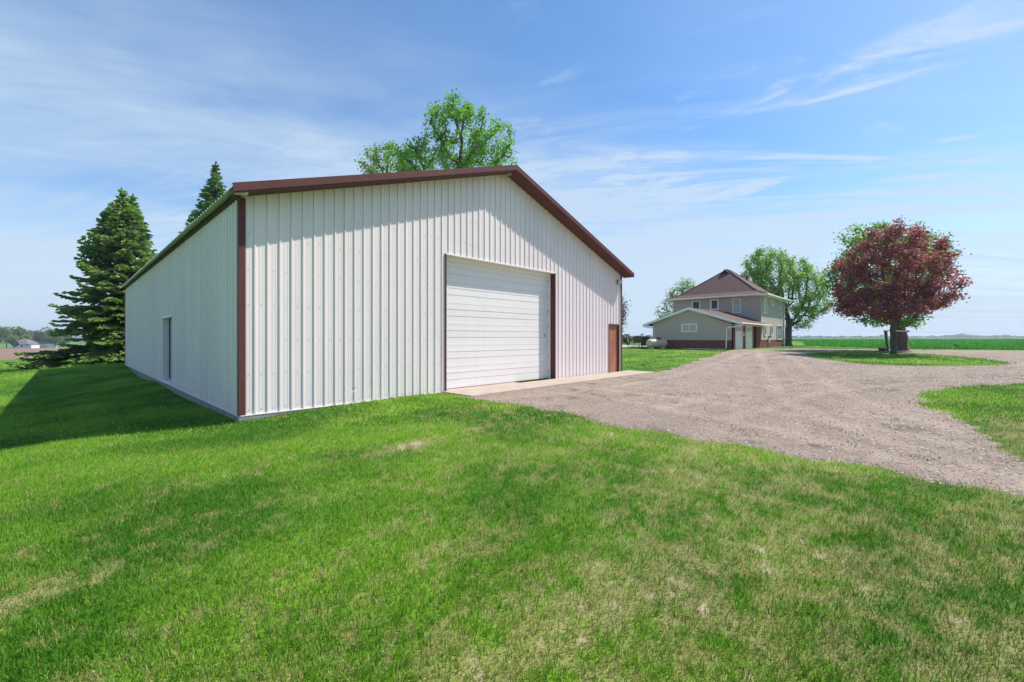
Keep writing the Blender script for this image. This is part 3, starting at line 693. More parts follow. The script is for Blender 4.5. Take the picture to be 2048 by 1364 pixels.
MB().tube([(6.2, 2.9, 7.3), (6.2, 2.9, 8.2)], .09).build('vent_pipe', M['dark'], house); MB().tube([(1.6, .75, 5.9), (1.6, .75, 6.35)], .06).build('vent_pipe', M['white'], house)
# windows
def window(a0, a1, z0, z1_, axis, at_, sgn, glass, mull='none', fw=.10):
    wnd = empty('window'); wnd.parent = house
    def bx(nm, m_, a, b, c, d, o0, o1):
        p0, p1 = sorted((at_ + sgn * o0, at_ + sgn * o1))
        mb = MB(); mb.box(p0, p1, a, b, c, d) if axis == 'y' else mb.box(a, b, p0, p1, c, d)
        return mb.build(nm, m_, wnd)
    bx('frame', M['white'], a0, a0 + fw, z0, z1_, .003, .075); bx('frame', M['white'], a1 - fw, a1, z0, z1_, .003, .075)
    bx('frame', M['white'], a0 + fw, a1 - fw, z1_ - fw, z1_, .003, .074); bx('sill', M['white'], a0 - .02, a1 + .02, z0 - .03, z0 + fw * .8, .003, .095)
    bx('pane', glass, a0 + fw, a1 - fw, z0 + fw * .8, z1_ - fw, .003, .045)
    if mull == 'h': bx('meeting_rail', M['white'], a0 + fw, a1 - fw, (z0 + z1_) / 2 - .025, (z0 + z1_) / 2 + .025, .0455, .065)
    if mull == 'v': bx('mullion', M['white'], (a0 + a1) / 2 - .03, (a0 + a1) / 2 + .03, z0 + fw, z1_ - fw, .0455, .07)
    if mull == 'vv':
        for q in (1 / 3, 2 / 3): c = a0 + (a1 - a0) * q; bx('mullion', M['white'], c - .02, c + .02, z0 + fw, z1_ - fw, .0455, .06)
    return wnd
def wfront(pl, pr, pt, pb, glass, mull='none', x=0, fw=.11):
    y0, y1 = fy(pr), fy(pl); ym = (y0 + y1) / 2; window(y0, y1, hz(pb, 0, ym), hz(pt, 0, ym), 'y', -.022, -1, M[glass], mull, fw)
wfront(1384.6, 1401, 601.5, 621, 'glassdark'); wfront(1420.7, 1438, 598.3, 619.5, 'glassdark', fw=.15); wfront(1465, 1483, 596.6, 626, 'blind', 'h', fw=.09)
def wright(pl, pr, pt, pb, glass, mull='none', fw=.08):
    x0, x1 = fx_(pl), fx_(pr); xm = (x0 + x1) / 2; window(x0, x1, hz(pb, xm, 0), hz(pt, xm, 0), 'x', -.022, -1, M[glass], mull, fw)
wright(1526, 1532, 597, 626, 'blind', 'h'); wright(1540, 1545, 599, 610, 'blind'); wright(1555.5, 1560.5, 603, 629.5, 'blind', 'h')
wright(1527, 1531, 651, 670, 'glassdark', fw=.06); wright(1540, 1544, 651, 670, 'glassdark', fw=.06); wright(1553, 1562, 651, 678.5, 'glassdark', 'vv', fw=.06)
def kg(px): k = (px - 1024) / F; p = H0 + GX * U; return float((p[0] - k * p[1]) / (-V[0] + V[1] * k))
def hzg(py, y): p = H0 + GX * U + y * V; return CAMZ + (HY - py) / F * p[1] - HZ
y0, y1 = kg(1395.2), kg(1363.6); window(y0, y1, hzg(664, (y0 + y1) / 2), hzg(647.3, (y0 + y1) / 2), 'y', GX - .022, -1, M['blind'], 'v', .11)
# downspouts and drain pipe
MB().tube([(GX - gfo - .06, GY + gov + .03, 2.14), (GX - gfo - .06, GY + gov - .12, 2.05), (GX - .10, GY - .1, 1.93), (GX - .09, GY - .18, 1.80), (GX - .09, GY - .18, .95), (GX - .16, GY - .12, .75), (GX - .16, GY - .12, -.02)], .05).build('downspout', M['white'], house)
MB().tube([(GX + .25, -gov - .05, 2.16), (GX + .15, -gov + .05, 2.06), (GX - .08, .28, 1.88), (GX - .10, .34, 1.75), (GX - .10, .34, .95), (GX - .14, .36, .75), (GX - .14, .36, .12), (GX - .16, .5, .03), (GX - .18, 4.0, .02)], .055).build('downspout', M['white'], house)
MB().tube([(HX - .1, -.09, 5.2), (HX - .1, -.09, .9), (HX - .1, -.12, .0)], .05).build('downspout', M['white'], house)
# utility meter, wall box, rear porch eave, corner planter stones
um = empty('utility_meter'); um.parent = house; um.location = (fx_(1535.5), -.06, .0)
MB().lathe([(0, -.10), (.09, -.09), (.10, .02), (.06, .06)], 'x', 12).build('meter_face', M['dark'], um); bpy.data.objects['meter_face'].location = (0, -.06, 1.12); bpy.data.objects['meter_face'].rotation_euler = (0, 0, R(90))
MB().tube([(0, -.02, 1.05), (0, -.03, .8), (.08, -.05, .6), (.02, -.05, .35), (.02, -.05, -.2)], .035).build('meter_pipe', M['grey'], um)
MB().box(.02, .18, -.10, -.0, .50, .82).build('meter_box', M['white'], um)
MB().box(fx_(1486) - .08, fx_(1486) + .12, -.10, -.02, 1.2, 1.5).build('wall_box', M['white'], house)
MB().box(HX + .002, HX + 1.1, -.10, 3.4, 2.36, 2.48).build('porch_roof', M['white'], house)
for q in (1566, 1558): MB().box(fx_(q) - .2, fx_(q) + .2, -.04, -.02, .0, .22).build('vent_grille', M['dark'], house)
# concrete pad in front of the garage doors
pad = tag(empty('concrete_pad', (*H0, HZ), ANG), None, kind='structure')
MB().box(GX + .3, 1.2, -1.5, -.02, -.5, -.03).build('slab', M['concrete'], pad, bevel=.01)

# ------------------------------------------------------------------ patio, furniture, tank
PZ = z1(11, 42.5) + .16
pat = MB().prism([(9.2, 40.6, PZ - .5), (13.4, 40.9, PZ - .5), (17.5, 48., PZ - .5), (12., 50, PZ - .5), (7.5, 46, PZ - .5)], (0, 0, .5)).build('patio', M['patio']); tag(pat, None, kind='structure')
def chair(loc, rz, fab, label):
    c = tag(empty('patio_chair', loc, rz), label, 'chair', 'chairs round the patio table')
    for sx in (-1, 1):
        for y in (-.24, .24):
            MB().tube([(sx * .27, y, 0), (sx * .25, y * .85, .42)], .016, 6).build('leg', M['dark'], c)
        MB().tube([(sx * .27, .26, .62), (sx * .28, .05, .65), (sx * .27, -.24, .63), (sx * .265, -.24, .40)], .016, 6).build('armrest', M['dark'], c)
    mb = MB(); v = []; pr = [(.27, .42), (0, .40), (-.24, .42), (-.36, .98), (-.38, 1.02)]
    for y, z in pr: v += [(-.25, y, z), (.25, y, z), (-.25, y, z - .025), (.25, y, z - .025)]
    fs = []
    for i in range(2): a = 4 * i; fs += [(a, a + 1, a + 5, a + 4), (a + 3, a + 2, a + 6, a + 7), (a, a + 4, a + 6, a + 2), (a + 1, a + 3, a + 7, a + 5)]
    mb.add(v, fs).build('seat', fab, c)
    MB().hexa([(-.25, -.24, .42), (.25, -.24, .42), (.25, -.265, .42), (-.25, -.265, .42), (-.25, -.40, 1.02), (.25, -.40, 1.02), (.25, -.425, 1.02), (-.25, -.425, 1.02)]).build('backrest', fab, c)
    MB().tube([(-.265, -.24, .40), (-.265, -.42, 1.04), (.265, -.42, 1.04), (.265, -.24, .40)], .016, 6).build('back_frame', M['dark'], c)
    return c
a = at(1263, 690, 42.5); chair((a.x, a.y, PZ), R(-95), M['beige'], 'beige sling patio chair seen side-on at the end of the patio table')
a = at(1272, 690, 41.9); chair((a.x, a.y, PZ), R(-18), M['brownsling'], 'brown sling patio chair with its back to the lawn')
a = at(1284, 690, 44.2); chair((a.x, a.y, PZ), R(165), M['brownsling'], 'dark patio chair on the house side of the table')
a = at(1279, 690, 43.2); tb = tag(empty('patio_table', (a.x, a.y, PZ), R(20)), 'dark patio table with thin legs between the chairs on the patio', 'table')
MB().box(-.75, .75, -.45, .45, .70, .73).build('tabletop', M['slate'], tb, bevel=.01)
for sx in (-.66, .66):
    for sy in (-.38, .38): MB().tube([(sx, sy, 0), (sx, sy, .70)], .02, 6).build('leg', M['dark'], tb)
a = at(1291.5, 690, 40.6); g = tag(empty('covered_grill', (a.x, a.y, z1(a.x, a.y)), R(-10)), 'barbecue grill under a black cover beside the cream propane tank', 'grill')
v = []; fs = []; n = 20
for i, (h, w_, d_) in enumerate(((.28, .44, .27), (.5, .45, .28), (.85, .44, .29), (.98, .36, .27), (1.08, .28, .22), (1.13, .16, .14), (1.14, .02, .02))):
    for k in range(n):
        t = 2 * math.pi * k / n; c, s = math.cos(t), math.sin(t); rr = (abs(c) ** 4 + abs(s) ** 4) ** -.25; wob = 1 + .04 * math.sin(5 * t + i)
        v.append((w_ * c * rr * wob + .10 * (i > 3) , d_ * s * rr * wob, h))
for i in range(6): fs += [(i * n + k, i * n + (k + 1) % n, (i + 1) * n + (k + 1) % n, (i + 1) * n + k) for k in range(n)]
MB().add(v, fs).build('cover', M['black'], g, smooth=True)
for sx in (-.33, .33):
    for sy in (-.18, .18): MB().tube([(sx, sy, 0), (sx, sy, .4)], .022, 6).build('leg', M['dark'], g)
MB().box(.44, .72, -.2, .2, .80, .83).build('side_shelf', M['black'], g)
# propane tank
a = at(1313.5, 697.5, 38.4); tz = z1(a.x, a.y)
tk = tag(empty('propane_tank', (a.x, a.y, tz), R(12)), 'cream horizontal propane tank with maroon lid on the lawn by the garage', 'propane tank')
pr = [(0.0, -1.0)] + [(.375 * math.sin(q), -.70 - .30 * math.cos(q)) for q in np.linspace(.15, math.pi / 2, 7)] + [(.375, 0)] + [(.375 * math.sin(q), .70 + .30 * math.cos(q)) for q in np.linspace(math.pi / 2, .15, 7)] + [(0, 1.0)]
MB().lathe([(r, h) for r, h in pr], 'x', 24, (0, 0, .53)).build('tank_shell', M['tank'], tk, smooth=True)
for x in (-.14, .05): MB().lathe([(.372, x), (.383, x), (.383, x + .03), (.372, x + .03)], 'x', 24, (0, 0, .53)).build('weld_band', M['tank'], tk)
MB().lathe([(.24, .84), (.24, .93), (.20, 1.01), (.10, 1.05), (0, 1.06)], 'z', 18).build('valve_lid', M['maroon'], tk, smooth=True, loc=(.18, 0, .02))
for x in (-.82, .82): MB().tube([(x * .8, 0, .88), (x * .8, 0, .98)], .03, 6).build('lifting_lug', M['tank'], tk)
for x in (-.55, .55):
    MB().box(x - .05, x + .05, -.28, .28, .04, .24).build('leg', M['tank'], tk); MB().box(x - .12, x + .12, -.36, .36, -.03, .04).build('foot_pad', M['concrete'], tk)

# ------------------------------------------------------------------ swing frame, tub, cat
sx_ = at(1772.5, 700, 33.2); bx_ = at(1817, 662, 33.9); fr = tag(empty('swing_frame', (sx_.x, sx_.y, z1(sx_.x, sx_.y))), 'tall brown post frame with pale top bar beside the thick tree trunk', 'swing frame')
hgt = 2.05 - fr.location.z + 0.0
for q, mt in ((-.10, 'pine'), (.09, 'pine')): MB().hexa([(q * 1.2 - .05, -.35 * (q < 0) + .0, -.1), (q * 1.2 + .05, -.35 * (q < 0), -.1), (q * 1.2 + .05, -.35 * (q < 0) + .1, -.1), (q * 1.2 - .05, -.35 * (q < 0) + .1, -.1), (q * .5 - .05, 0, hgt), (q * .5 + .05, 0, hgt), (q * .5 + .05, .1, hgt), (q * .5 - .05, .1, hgt)]).build('post', M[mt], fr)
MB().box(-.015, .015, .035, .06, -.05, hgt * .6).build('brace', M['yellow'], fr)
MB().tube([(-.16, .05, hgt + .03), (bx_.x - fr.location.x, bx_.y - fr.location.y, bx_.z - fr.location.z)], .04, 8).build('top_bar', M['white'], fr)
a = at(1764, 699, 32.6); tub = tag(empty('garden_tub', (a.x, a.y, z1(a.x, a.y))), 'dark tapered garden tub with yellow rim at the foot of the brown post', 'tub')
MB().lathe([(0, .02), (.17, .02), (.255, .26), (.24, .26), (.16, .06), (0, .06)], 'z', 18).build('bowl', M['slate'], tub, smooth=True)
MB().lathe([(.25, .25), (.30, .25), (.30, .31), (.245, .31), (.25, .25)], 'z', 18).build('rim', M['yellow'], tub)
for k in range(3): t = k * 2.1; MB().tube([(.14 * math.cos(t), .14 * math.sin(t), -.05), (.15 * math.cos(t), .15 * math.sin(t), .05)], .025, 6).build('foot', M['dark'], tub)
# cat: one continuous skinned body
a = at(1913, 697, 41.0); cz = z1(a.x, a.y)
def skinned(name, pts, edges, radii, m, parent):
    me = bpy.data.meshes.new(name); me.from_pydata(pts, edges, []); o = link(name, me, m, parent)
    o.modifiers.new('skin', 'SKIN'); sv_ = me.skin_vertices[0].data
    for q, r in zip(sv_, radii): q.radius = (r, r)
    sv_[0].use_root = True
    s = o.modifiers.new('sub', 'SUBSURF'); s.levels = 1; s.render_levels = 2; return o
cat = tag(empty('cat', (a.x, a.y, cz + .02), R(15)), 'small black cat with white chest walking in the green field', 'cat')
P = [(.16, 0, .22), (0, 0, .23), (-.14, 0, .23), (-.22, 0, .27), (-.275, 0, .29), (-.33, 0, .275), (.25, .0, .24), (.36, .02, .30), (.46, .03, .36),
     (.17, .05, .13), (.15, .05, .07), (.17, .05, .0), (.17, -.05, .13), (.21, -.05, .07), (.20, -.05, .0), (-.14, .05, .12), (-.15, .05, .0), (-.14, -.05, .12), (-.11, -.05, .0)]
E = [(0, 1), (1, 2), (2, 3), (3, 4), (4, 5), (0, 6), (6, 7), (7, 8), (0, 9), (9, 10), (10, 11), (0, 12), (12, 13), (13, 14), (2, 15), (15, 16), (2, 17), (17, 18)]
skinned('body', P, E, [.085, .085, .08, .055, .058, .028, .03, .022, .015, .04, .024, .022, .04, .024, .022, .034, .022, .034, .022], M['catfur'], cat)
for s in (-1, 1): MB().add([(-.27, s * .02, .335), (-.24, s * .045, .335), (-.27, s * .05, .32), (-.258, s * .042, .385)], [(0, 1, 3), (1, 2, 3), (2, 0, 3)]).build('ear', M['catfur'], cat)
MB().lathe([(0, -.05), (.045, -.03), (.05, .0), (.035, .03), (0, .045)], 'z', 10, (-.20, 0, .175)).build('chest_patch', M['whitefur'], cat, smooth=True)
MB().lathe([(0, -.02), (.022, -.008), (.02, .012), (0, .02)], 'z', 8, (-.335, 0, .265)).build('muzzle', M['whitefur'], cat, smooth=True)

# ------------------------------------------------------------------ trees
def leaf_mesh(name, cen, size, cols, rs, up=.35, aspect=.75, fold=True):
    n = len(cen); nrm = rs.normal(size=(n, 3)); nrm /= np.linalg.norm(nrm, axis=1)[:, None]; nrm[:, 2] = np.abs(nrm[:, 2]) + up; nrm /= np.linalg.norm(nrm, axis=1)[:, None]
    t = rs.normal(size=(n, 3)); t -= (t * nrm).sum(1)[:, None] * nrm; t /= np.linalg.norm(t, axis=1)[:, None]; b = np.cross(nrm, t)
    s = (np.asarray(size) * rs.uniform(.65, 1.3, n))[:, None]
    p0 = cen - t * s * .55; p1 = cen + b * s * .5 * aspect + nrm * s * .12; p2 = cen + t * s * .55; p3 = cen - b * s * .5 * aspect + nrm * s * .12
    v = np.stack([p0, p1, p2, p3], 1).reshape(-1, 3); lo = np.arange(4 * n)
    return fast_mesh(name, v, lo, 4, np.repeat(cols, 4, 0))
def colonize(base, th, att, step, kill, rs, lean=(0, 0), maxit=140):
    nodes = [np.array(base, float)]; par = [-1]; n0 = max(2, int(th / step))
    for i in range(1, n0 + 1):
        f = i / n0; nodes.append(np.array(base) + np.array((lean[0] * f * f, lean[1] * f * f, th * f)) + rs.normal(0, .02, 3) * (i > 1)); par.append(i - 1)
    att = att.copy(); P_ = np.array(nodes); d = np.linalg.norm(att[:, None] - P_[None], axis=2); bi = d.argmin(1); bd = d.min(1)
    for it in range(maxit):
        if not len(att): break
        dirs = {}
        vec = att - np.array(nodes)[bi]; vec /= np.linalg.norm(vec, axis=1)[:, None] + 1e-9
        acc = np.zeros((len(nodes), 3)); np.add.at(acc, bi, vec); idx = np.unique(bi); new = []
        for i in idx:
            g = acc[i]; l = np.linalg.norm(g)
            if l < 1e-3: g = rs.normal(size=3); l = np.linalg.norm(g)
            q = nodes[i] + (g / l + rs.normal(0, .16, 3)) * step; new.append(q); par.append(int(i))
        k = len(nodes); nodes += new; Q = np.array(new); d = np.linalg.norm(att[:, None] - Q[None], axis=2); m_ = d.min(1); am = d.argmin(1) + k
        up = m_ < bd; bd = np.where(up, m_, bd); bi = np.where(up, am, bi); ok = bd > kill; att = att[ok]; bd = bd[ok]; bi = bi[ok]
    return np.array(nodes), np.array(par)
def limbs(nodes, par, r_trunk, name, m, parent, rmin=.012):
    n = len(nodes); cnt = np.zeros(n); ch = np.bincount(par[par >= 0], minlength=n); cnt[ch == 0] = 1
    for i in range(n - 1, 0, -1): cnt[par[i]] += cnt[i]
    rad = np.maximum(rmin, r_trunk * (cnt / cnt[0]) ** .5); rad[0] *= 1.35
    i = np.arange(1, n); a = nodes[par[i]]; b = nodes[i]; ra = np.minimum(rad[par[i]], rad[i] * 1.35); ra[par[i] == 0] = rad[0]; rb = rad[i]
    d = b - a; d /= np.linalg.norm(d, axis=1)[:, None] + 1e-9; h = np.where(np.abs(d[:, 2:3]) > .9, np.array([[1., 0, 0]]), np.array([[0, 0, 1.]])); x = np.cross(d, h); x /= np.linalg.norm(x, axis=1)[:, None]; y = np.cross(d, x)
    K = 6; vs_ = []; a = a - d * ra[:, None] * .3
    for q in range(K):
        t = 2 * math.pi * q / K; o = x * math.cos(t) + y * math.sin(t); vs_.append(a + o * ra[:, None]); vs_.append(b + o * rb[:, None])
    vs_ = np.stack(vs_, 1); m0 = len(i); base = (np.arange(m0) * 2 * K)[:, None]
    f = []
    for q in range(K): p = (q + 1) % K; f.append(np.c_[base + 2 * q, base + 2 * p, base + 2 * p + 1, base + 2 * q + 1])
    lo = np.stack(f, 1).reshape(-1)
    me = fast_mesh(name, vs_.reshape(-1, 3), lo, 4, smooth=True); link(name, me, m, parent)
    return cnt, ch
def ellip(rs, n, c, r, shell=.0):
    p = rs.normal(size=(n, 3)); p /= np.linalg.norm(p, axis=1)[:, None]; k = rs.uniform(shell, 1, n) ** (1 / 3)
    return np.array(c) + p * k[:, None] * np.array(r)
def tree(name, label, group, base, th, rt, blobs, natt, nleaf, lsize, pal, seed, leafmat='leaf', step=.4, kill=.7, spread=.38, lean=(0, 0), thin=6, cat_='tree', pal2=None):
    rs = np.random.default_rng(seed); bz = z1(base[0], base[1]) - .12; t = tag(empty(name, (base[0], base[1], bz)), label, cat_, group)
    tot = sum(b[2] for b in blobs); att = np.concatenate([ellip(rs, int(natt * b[2] / tot), b[0], b[1], .12) for b in blobs]); att = att - np.array((base[0], base[1], bz))
    att = att[att[:, 2] > th * .8]
    nodes, par = colonize((0, 0, 0), th, att, step, kill, rs, lean)
    cnt, ch = limbs(nodes, par, rt, 'trunk', M['bark'], t)
    tips = nodes[(cnt <= thin) & (np.arange(len(nodes)) > th / step)]
    pk = rs.integers(0, len(tips), nleaf); cen = tips[pk] + rs.normal(0, spread, (nleaf, 3)) * np.array((1, 1, .8))
    tone = rs.random(len(tips))[pk][:, None] * .55 + rs.random((nleaf, 1)) * .45
    c = np.array(pal[0]) * (1 - tone) + np.array(pal[1]) * tone
    if pal2 is not None: k = (rs.random(nleaf) < .13)[:, None]; c = np.where(k, np.array(pal2), c)
    link('crown', leaf_mesh('crown', cen, np.full(nleaf, lsize), c, rs), M[leafmat], t)
    return t
SPRING = ((.14, .31, .025), (.38, .56, .07)); FRESH = ((.10, .29, .02), (.28, .52, .05)); PALE = ((.17, .28, .07), (.32, .43, .13))
RED = ((.12, .034, .046), (.62, .165, .20))
def W(px, py, Y): q = at(px, py, Y); return (q.x, q.y, q.z)
# two leafy trees behind the barn
tree('maple_tree', 'tall spreading spring green tree rising behind the barn ridge', 'trees behind the barn', (-4.6, 37), 7.5, .42,
     [(W(918, 268, 37), (3.2, 3.4, 3.3), 5), (W(985, 290, 36), (2.1, 2.6, 2.3), 2.2), (W(1005, 320, 36.5), (1.5, 2.4, 1.8), 1.3), (W(868, 300, 37), (1.9, 2.4, 2.0), 1.6), (W(830, 320, 37.5), (2.4, 2.6, 1.5), 1.8), (W(905, 350, 37), (5.4, 4.5, 2.6), 5), (W(880, 225, 37), (.9, 1.2, 1.3), .7)], 760, 15500, .20, FRESH, 11, step=.45, kill=.75, spread=.27, thin=7)
tree('ash_tree', 'lower yellow green tree left of the tall tree behind the barn', 'trees behind the barn', (-13.3, 47), 11, .3,
     [(W(775, 330, 47), (2.9, 2.6, 2.6), 3), (W(735, 338, 47), (1.3, 1.6, 1.6), .9), (W(790, 380, 47), (4.5, 3.5, 2.6), 2)], 380, 6500, .21, SPRING, 12, step=.45, kill=.75, spread=.28)
# burgundy maple on the island and the tree behind it
bb = (at(1787, 707, 28.2).x, 28.2)
tree('burgundy_maple', 'round crowned burgundy leaved maple standing on the grass island', None, bb, 2.0, .165,
     [(W(1790, 545, 28.2), (3.3, 3.5, 3.0), 6), (W(1784, 602, 28.2), (3.5, 3.4, 1.0), 4.2), (W(1790, 480, 28.2), (2.2, 2.3, 1.2), 1.6), (W(1862, 540, 28.2), (1.0, 1.6, 1.6), .8), (W(1712, 600, 28.), (1.2, 1.5, .8), .9), (W(1775, 622, 27.), (2.8, 2.4, .5), 1.6)], 1150, 31000, .14, RED, 21, 'redleaf', step=.32, kill=.55, spread=.19, thin=5, pal2=(.26, .38, .05))
gb = (at(1804, 703, 34.3).x, 34.3)
tree('green_tree', 'green leaved tree with thick trunk mostly hidden behind the burgundy maple', None, gb, 1.15, .40,
     [(W(1765, 545, 34.3), (4.3, 3.6, 3.4), 6), (W(1690, 560, 34), (1.5, 1.6, 1.7), 1.6), (W(1735, 468, 34.3), (1.8, 1.8, 1.0), 1.3), (W(1785, 640, 34), (2.3, 2.2, .75), 1.4), (W(1850, 500, 34.3), (1.8, 2, 2.2), 1)], 600, 17000, .19, FRESH, 22, step=.4, kill=.7, spread=.27)
# trees round the house
hb = (at(1577, 700, 53).x, 53.)
tree('big_maple', 'wide crowned spring green tree with forked trunk right of the farmhouse', None, hb, 2.6, .36,
     [(W(1545, 555, 53), (3.9, 3.8, 3.4), 5), (W(1530, 520, 53), (2.6, 2.6, 1.7), 1.8), (W(1610, 575, 53), (2.6, 3, 2.9), 3), (W(1628, 610, 53), (1.9, 2.2, 1.9), 1.6), (W(1600, 640, 52.5), (1.6, 1.8, 1.1), 1), (W(1500, 570, 53), (2.2, 2.4, 2.4), 1.5), (W(1565, 620, 53), (2.4, 2.4, 1.6), 1.2)], 820, 19500, .21, SPRING, 31, step=.45, kill=.75, spread=.28)
lb = (at(1352, 690, 66).x, 66.)
tree('birch_tree', 'thin pale leaved tree showing behind the left end of the farmhouse', None, lb, 2.6, .2,
     [(W(1365, 600, 66), (2.6, 2.4, 2.8), 3), (W(1335, 625, 66), (2.0, 2, 2.2), 1.6), (W(1375, 575, 66), (1.7, 1.7, 1.5), 1), (W(1345, 650, 66), (2.2, 2, 1.5), 1)], 330, 3600, .25, PALE, 32, step=.45, kill=.8, spread=.4)
pb = (at(1213, 690, 45).x, 45.)
tree('purple_plum_tree', 'dark purple leaved tree peeking out past the far right corner of the barn', None, pb, 1.6, .14,
     [(W(1222, 630, 45), (1.75, 1.7, 2.5), 3)], 260, 4200, .17, ((.05, .014, .03), (.13, .035, .055)), 33, 'redleaf', step=.4, kill=.6, spread=.28)
# spruces
def spruce(label, base, H, Rr, seed, leaders=((0, 0, 1),), cols=((.05, .13, .055), (.36, .50, .12)), pw=.85, low=.12, dens=1.0, name='spruce_tree'):
    rs = np.random.default_rng(seed); bz = z1(*base) - .1; t = tag(empty(name, (base[0], base[1], bz)), label, 'tree', 'spruces behind the barn')
    V_, Cc = [], []; tr = MB()
    for (ox, oy, hk) in leaders:
        Hh = H * hk; tr.tube([(0, 0, 0), (ox * .5, oy * .5, Hh * .45), (ox, oy, Hh * .72), (ox, oy, Hh)], [.24, .16, .09, .012], 7)
    tr.build('trunk', M['sprucebark'], t, smooth=True)
    segs = []
    for li, (ox, oy, hk) in enumerate(leaders):
        Hh = H * hk; z = low if li == 0 else Hh * .55
        while z < Hh - .12:
            f = 1 - z / Hh
            share = 1. if len(leaders) == 1 else (1. if (li == 0 or f < .35) else .75)
            Lr = Rr * (f ** pw) * (.5 + .5 * min(1, f / .22)) * share + .04; nb = int(rs.integers(4, 7)) if f > .1 else 4
            for b in range(nb):
                a = rs.uniform(0, 2 * math.pi); ln = Lr * rs.uniform(.70, 1.08) * (1.10 if z < 1.6 and li == 0 and H > 9 else 1)
                lift = -.22 * f + .55 * (1 - f) ** 2 + rs.normal(0, .09)
                kx = ox * min(1, z / (Hh * .72)); ky = oy * min(1, z / (Hh * .72))
                n = max(3, int(ln / .17)); q = np.linspace(0, 1, n)[:, None]
                d = np.array((math.cos(a), math.sin(a), 0)); sd_ = np.array((-d[1], d[0], 0))
                c = np.array((kx, ky, z)) + d * ln * q + np.array((0, 0, 1)) * (lift * ln * q + .16 * ln * q ** 3 - .12 * ln * q ** 2) + sd_ * (rs.normal(0, .06) * ln * q ** 2)
                for k in range(n):
                    if q[k, 0] < .22 and f > .2: continue
                    rest = (1 - q[k, 0]) * ln
                    for s in (-1, 1):
                        tl = min(.85, .20 + .42 * rest) * rs.uniform(.7, 1.15) * min(1, .3 + f * 5)
                        td = d * .75 + s * sd_ * .75 + np.array((0, 0, rs.normal(-.10, .16))); td /= np.linalg.norm(td)
                        m_ = max(1, int(tl / .20 * dens))
                        for j in range(m_): segs.append((c[k] + td * tl * (j + .2) / m_, td, tl / m_ * 1.7, q[k, 0], j == m_ - 1))
                segs.append((c[-1], d + np.array((0, 0, .2)), .26, 1., True))
            z += (.17 + .06 * f) * rs.uniform(.7, 1.3) / dens ** .5
        for q in (1.1, .8, .5, .2): segs.append((np.array((ox, oy, Hh - q)), np.array((0, 0, 1.)), .40, 1, True))
    P0 = np.array([s[0] for s in segs]); D = np.array([s[1] for s in segs]); D /= np.linalg.norm(D, axis=1)[:, None]; Ln = np.array([s[2] for s in segs])[:, None]
    n = len(P0); rv = rs.normal(size=(n, 3)); S1_ = np.cross(D, rv); S1_ /= np.linalg.norm(S1_, axis=1)[:, None]; S2 = np.cross(D, S1_)
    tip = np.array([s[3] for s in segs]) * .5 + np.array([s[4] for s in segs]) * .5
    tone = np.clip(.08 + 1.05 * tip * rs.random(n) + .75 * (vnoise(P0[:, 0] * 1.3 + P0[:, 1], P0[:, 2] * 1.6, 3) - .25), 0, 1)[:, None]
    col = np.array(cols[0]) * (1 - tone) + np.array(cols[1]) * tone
    vs_ = []
    for S in (S1_, S2):
        wd = .06 + .30 * Ln * .28
        vs_ += [P0 - S * wd * .5, P0 + D * Ln * .45 - S * wd, P0 + D * Ln, P0 + D * Ln * .45 + S * wd]
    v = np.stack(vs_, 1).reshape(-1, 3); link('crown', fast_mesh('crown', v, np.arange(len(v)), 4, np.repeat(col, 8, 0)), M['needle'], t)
    return t
b = at(236, 735, 28.6); spruce('large dark spruce with lower boughs on the lawn behind the barn corner', (b.x, b.y), at(242, 384, 28.6).z + .45, 4.15, 41, ((.25, 0, 1), (-.85, .2, .90)), pw=.95, low=.2, dens=1.6)
b = at(266, 735, 29.8); spruce('spruce close behind the large dark spruce, its top to the right', (b.x, b.y), at(260, 386, 29.8).z + .1, 3.3, 42, pw=1.0, dens=1.3)
b = at(432, 700, 35.5); spruce('spruce of which only the pointed top clears the barn eave', (b.x, b.y), at(436, 333, 35.5).z + .6, 4.9, 43, pw=1.0, cols=((.04, .125, .055), (.23, .40, .10)))
b = at(384, 700, 36.5); spruce('spruce whose tip barely shows over the barn eave', (b.x, b.y), at(388, 428, 36.5).z + .4, 3.4, 44, dens=.7)

# ------------------------------------------------------------------ far side: trees, house, tree lines
def blob_leaves(rs, blobs, n, size, pal):
    tot = sum(b[1][0] * b[1][2] for b in blobs); cen = []; tone = []
    for c, r in blobs:
        k = max(8, int(n * r[0] * r[2] / tot)); cen.append(ellip(rs, k, c, r, .35)); tone.append(np.full(k, rs.random()))
    cen = np.concatenate(cen); tone = (np.concatenate(tone) * .5 + rs.random(len(cen)) * .5)[:, None]
    return cen, np.array(pal[0]) * (1 - tone) + np.array(pal[1]) * tone
def far_tree(label, group, px, py0, py1, wpx, Y, pal, seed, name='distant_tree', n=420, cat_='tree'):
    rs = np.random.default_rng(seed); x = (px - 1024) / F * Y; z0 = z1(x, Y); h = (py0 - py1) / F * Y; zt = CAMZ + (HY - py1) / F * Y; wd = wpx / F * Y / 2
    h = max(3., zt - z0); t = tag(empty(name, (x, Y, z0)), label, cat_, group)
    bl = [((rs.uniform(-.5, .5) * wd, rs.uniform(-.5, .5) * wd, h * rs.uniform(.35, .82)), (wd * rs.uniform(.4, .65), wd * rs.uniform(.4, .65), h * rs.uniform(.14, .22))) for _ in range(8)] + [((0, 0, h * .82), (wd * .5, wd * .5, h * .18)), ((0, 0, h * .5), (wd * .8, wd * .7, h * .25))]
    cen, col = blob_leaves(rs, bl, n, .6, pal); link('crown', leaf_mesh('crown', cen, np.full(len(cen), .0042 * Y), col, rs), M['leaf'], t)
    MB().tube([(0, 0, -.3), (.1, 0, h * .4), (0, .1, h * .75)], [.28, .2, .06], 6).build('trunk', M['bark'], t)
    return t
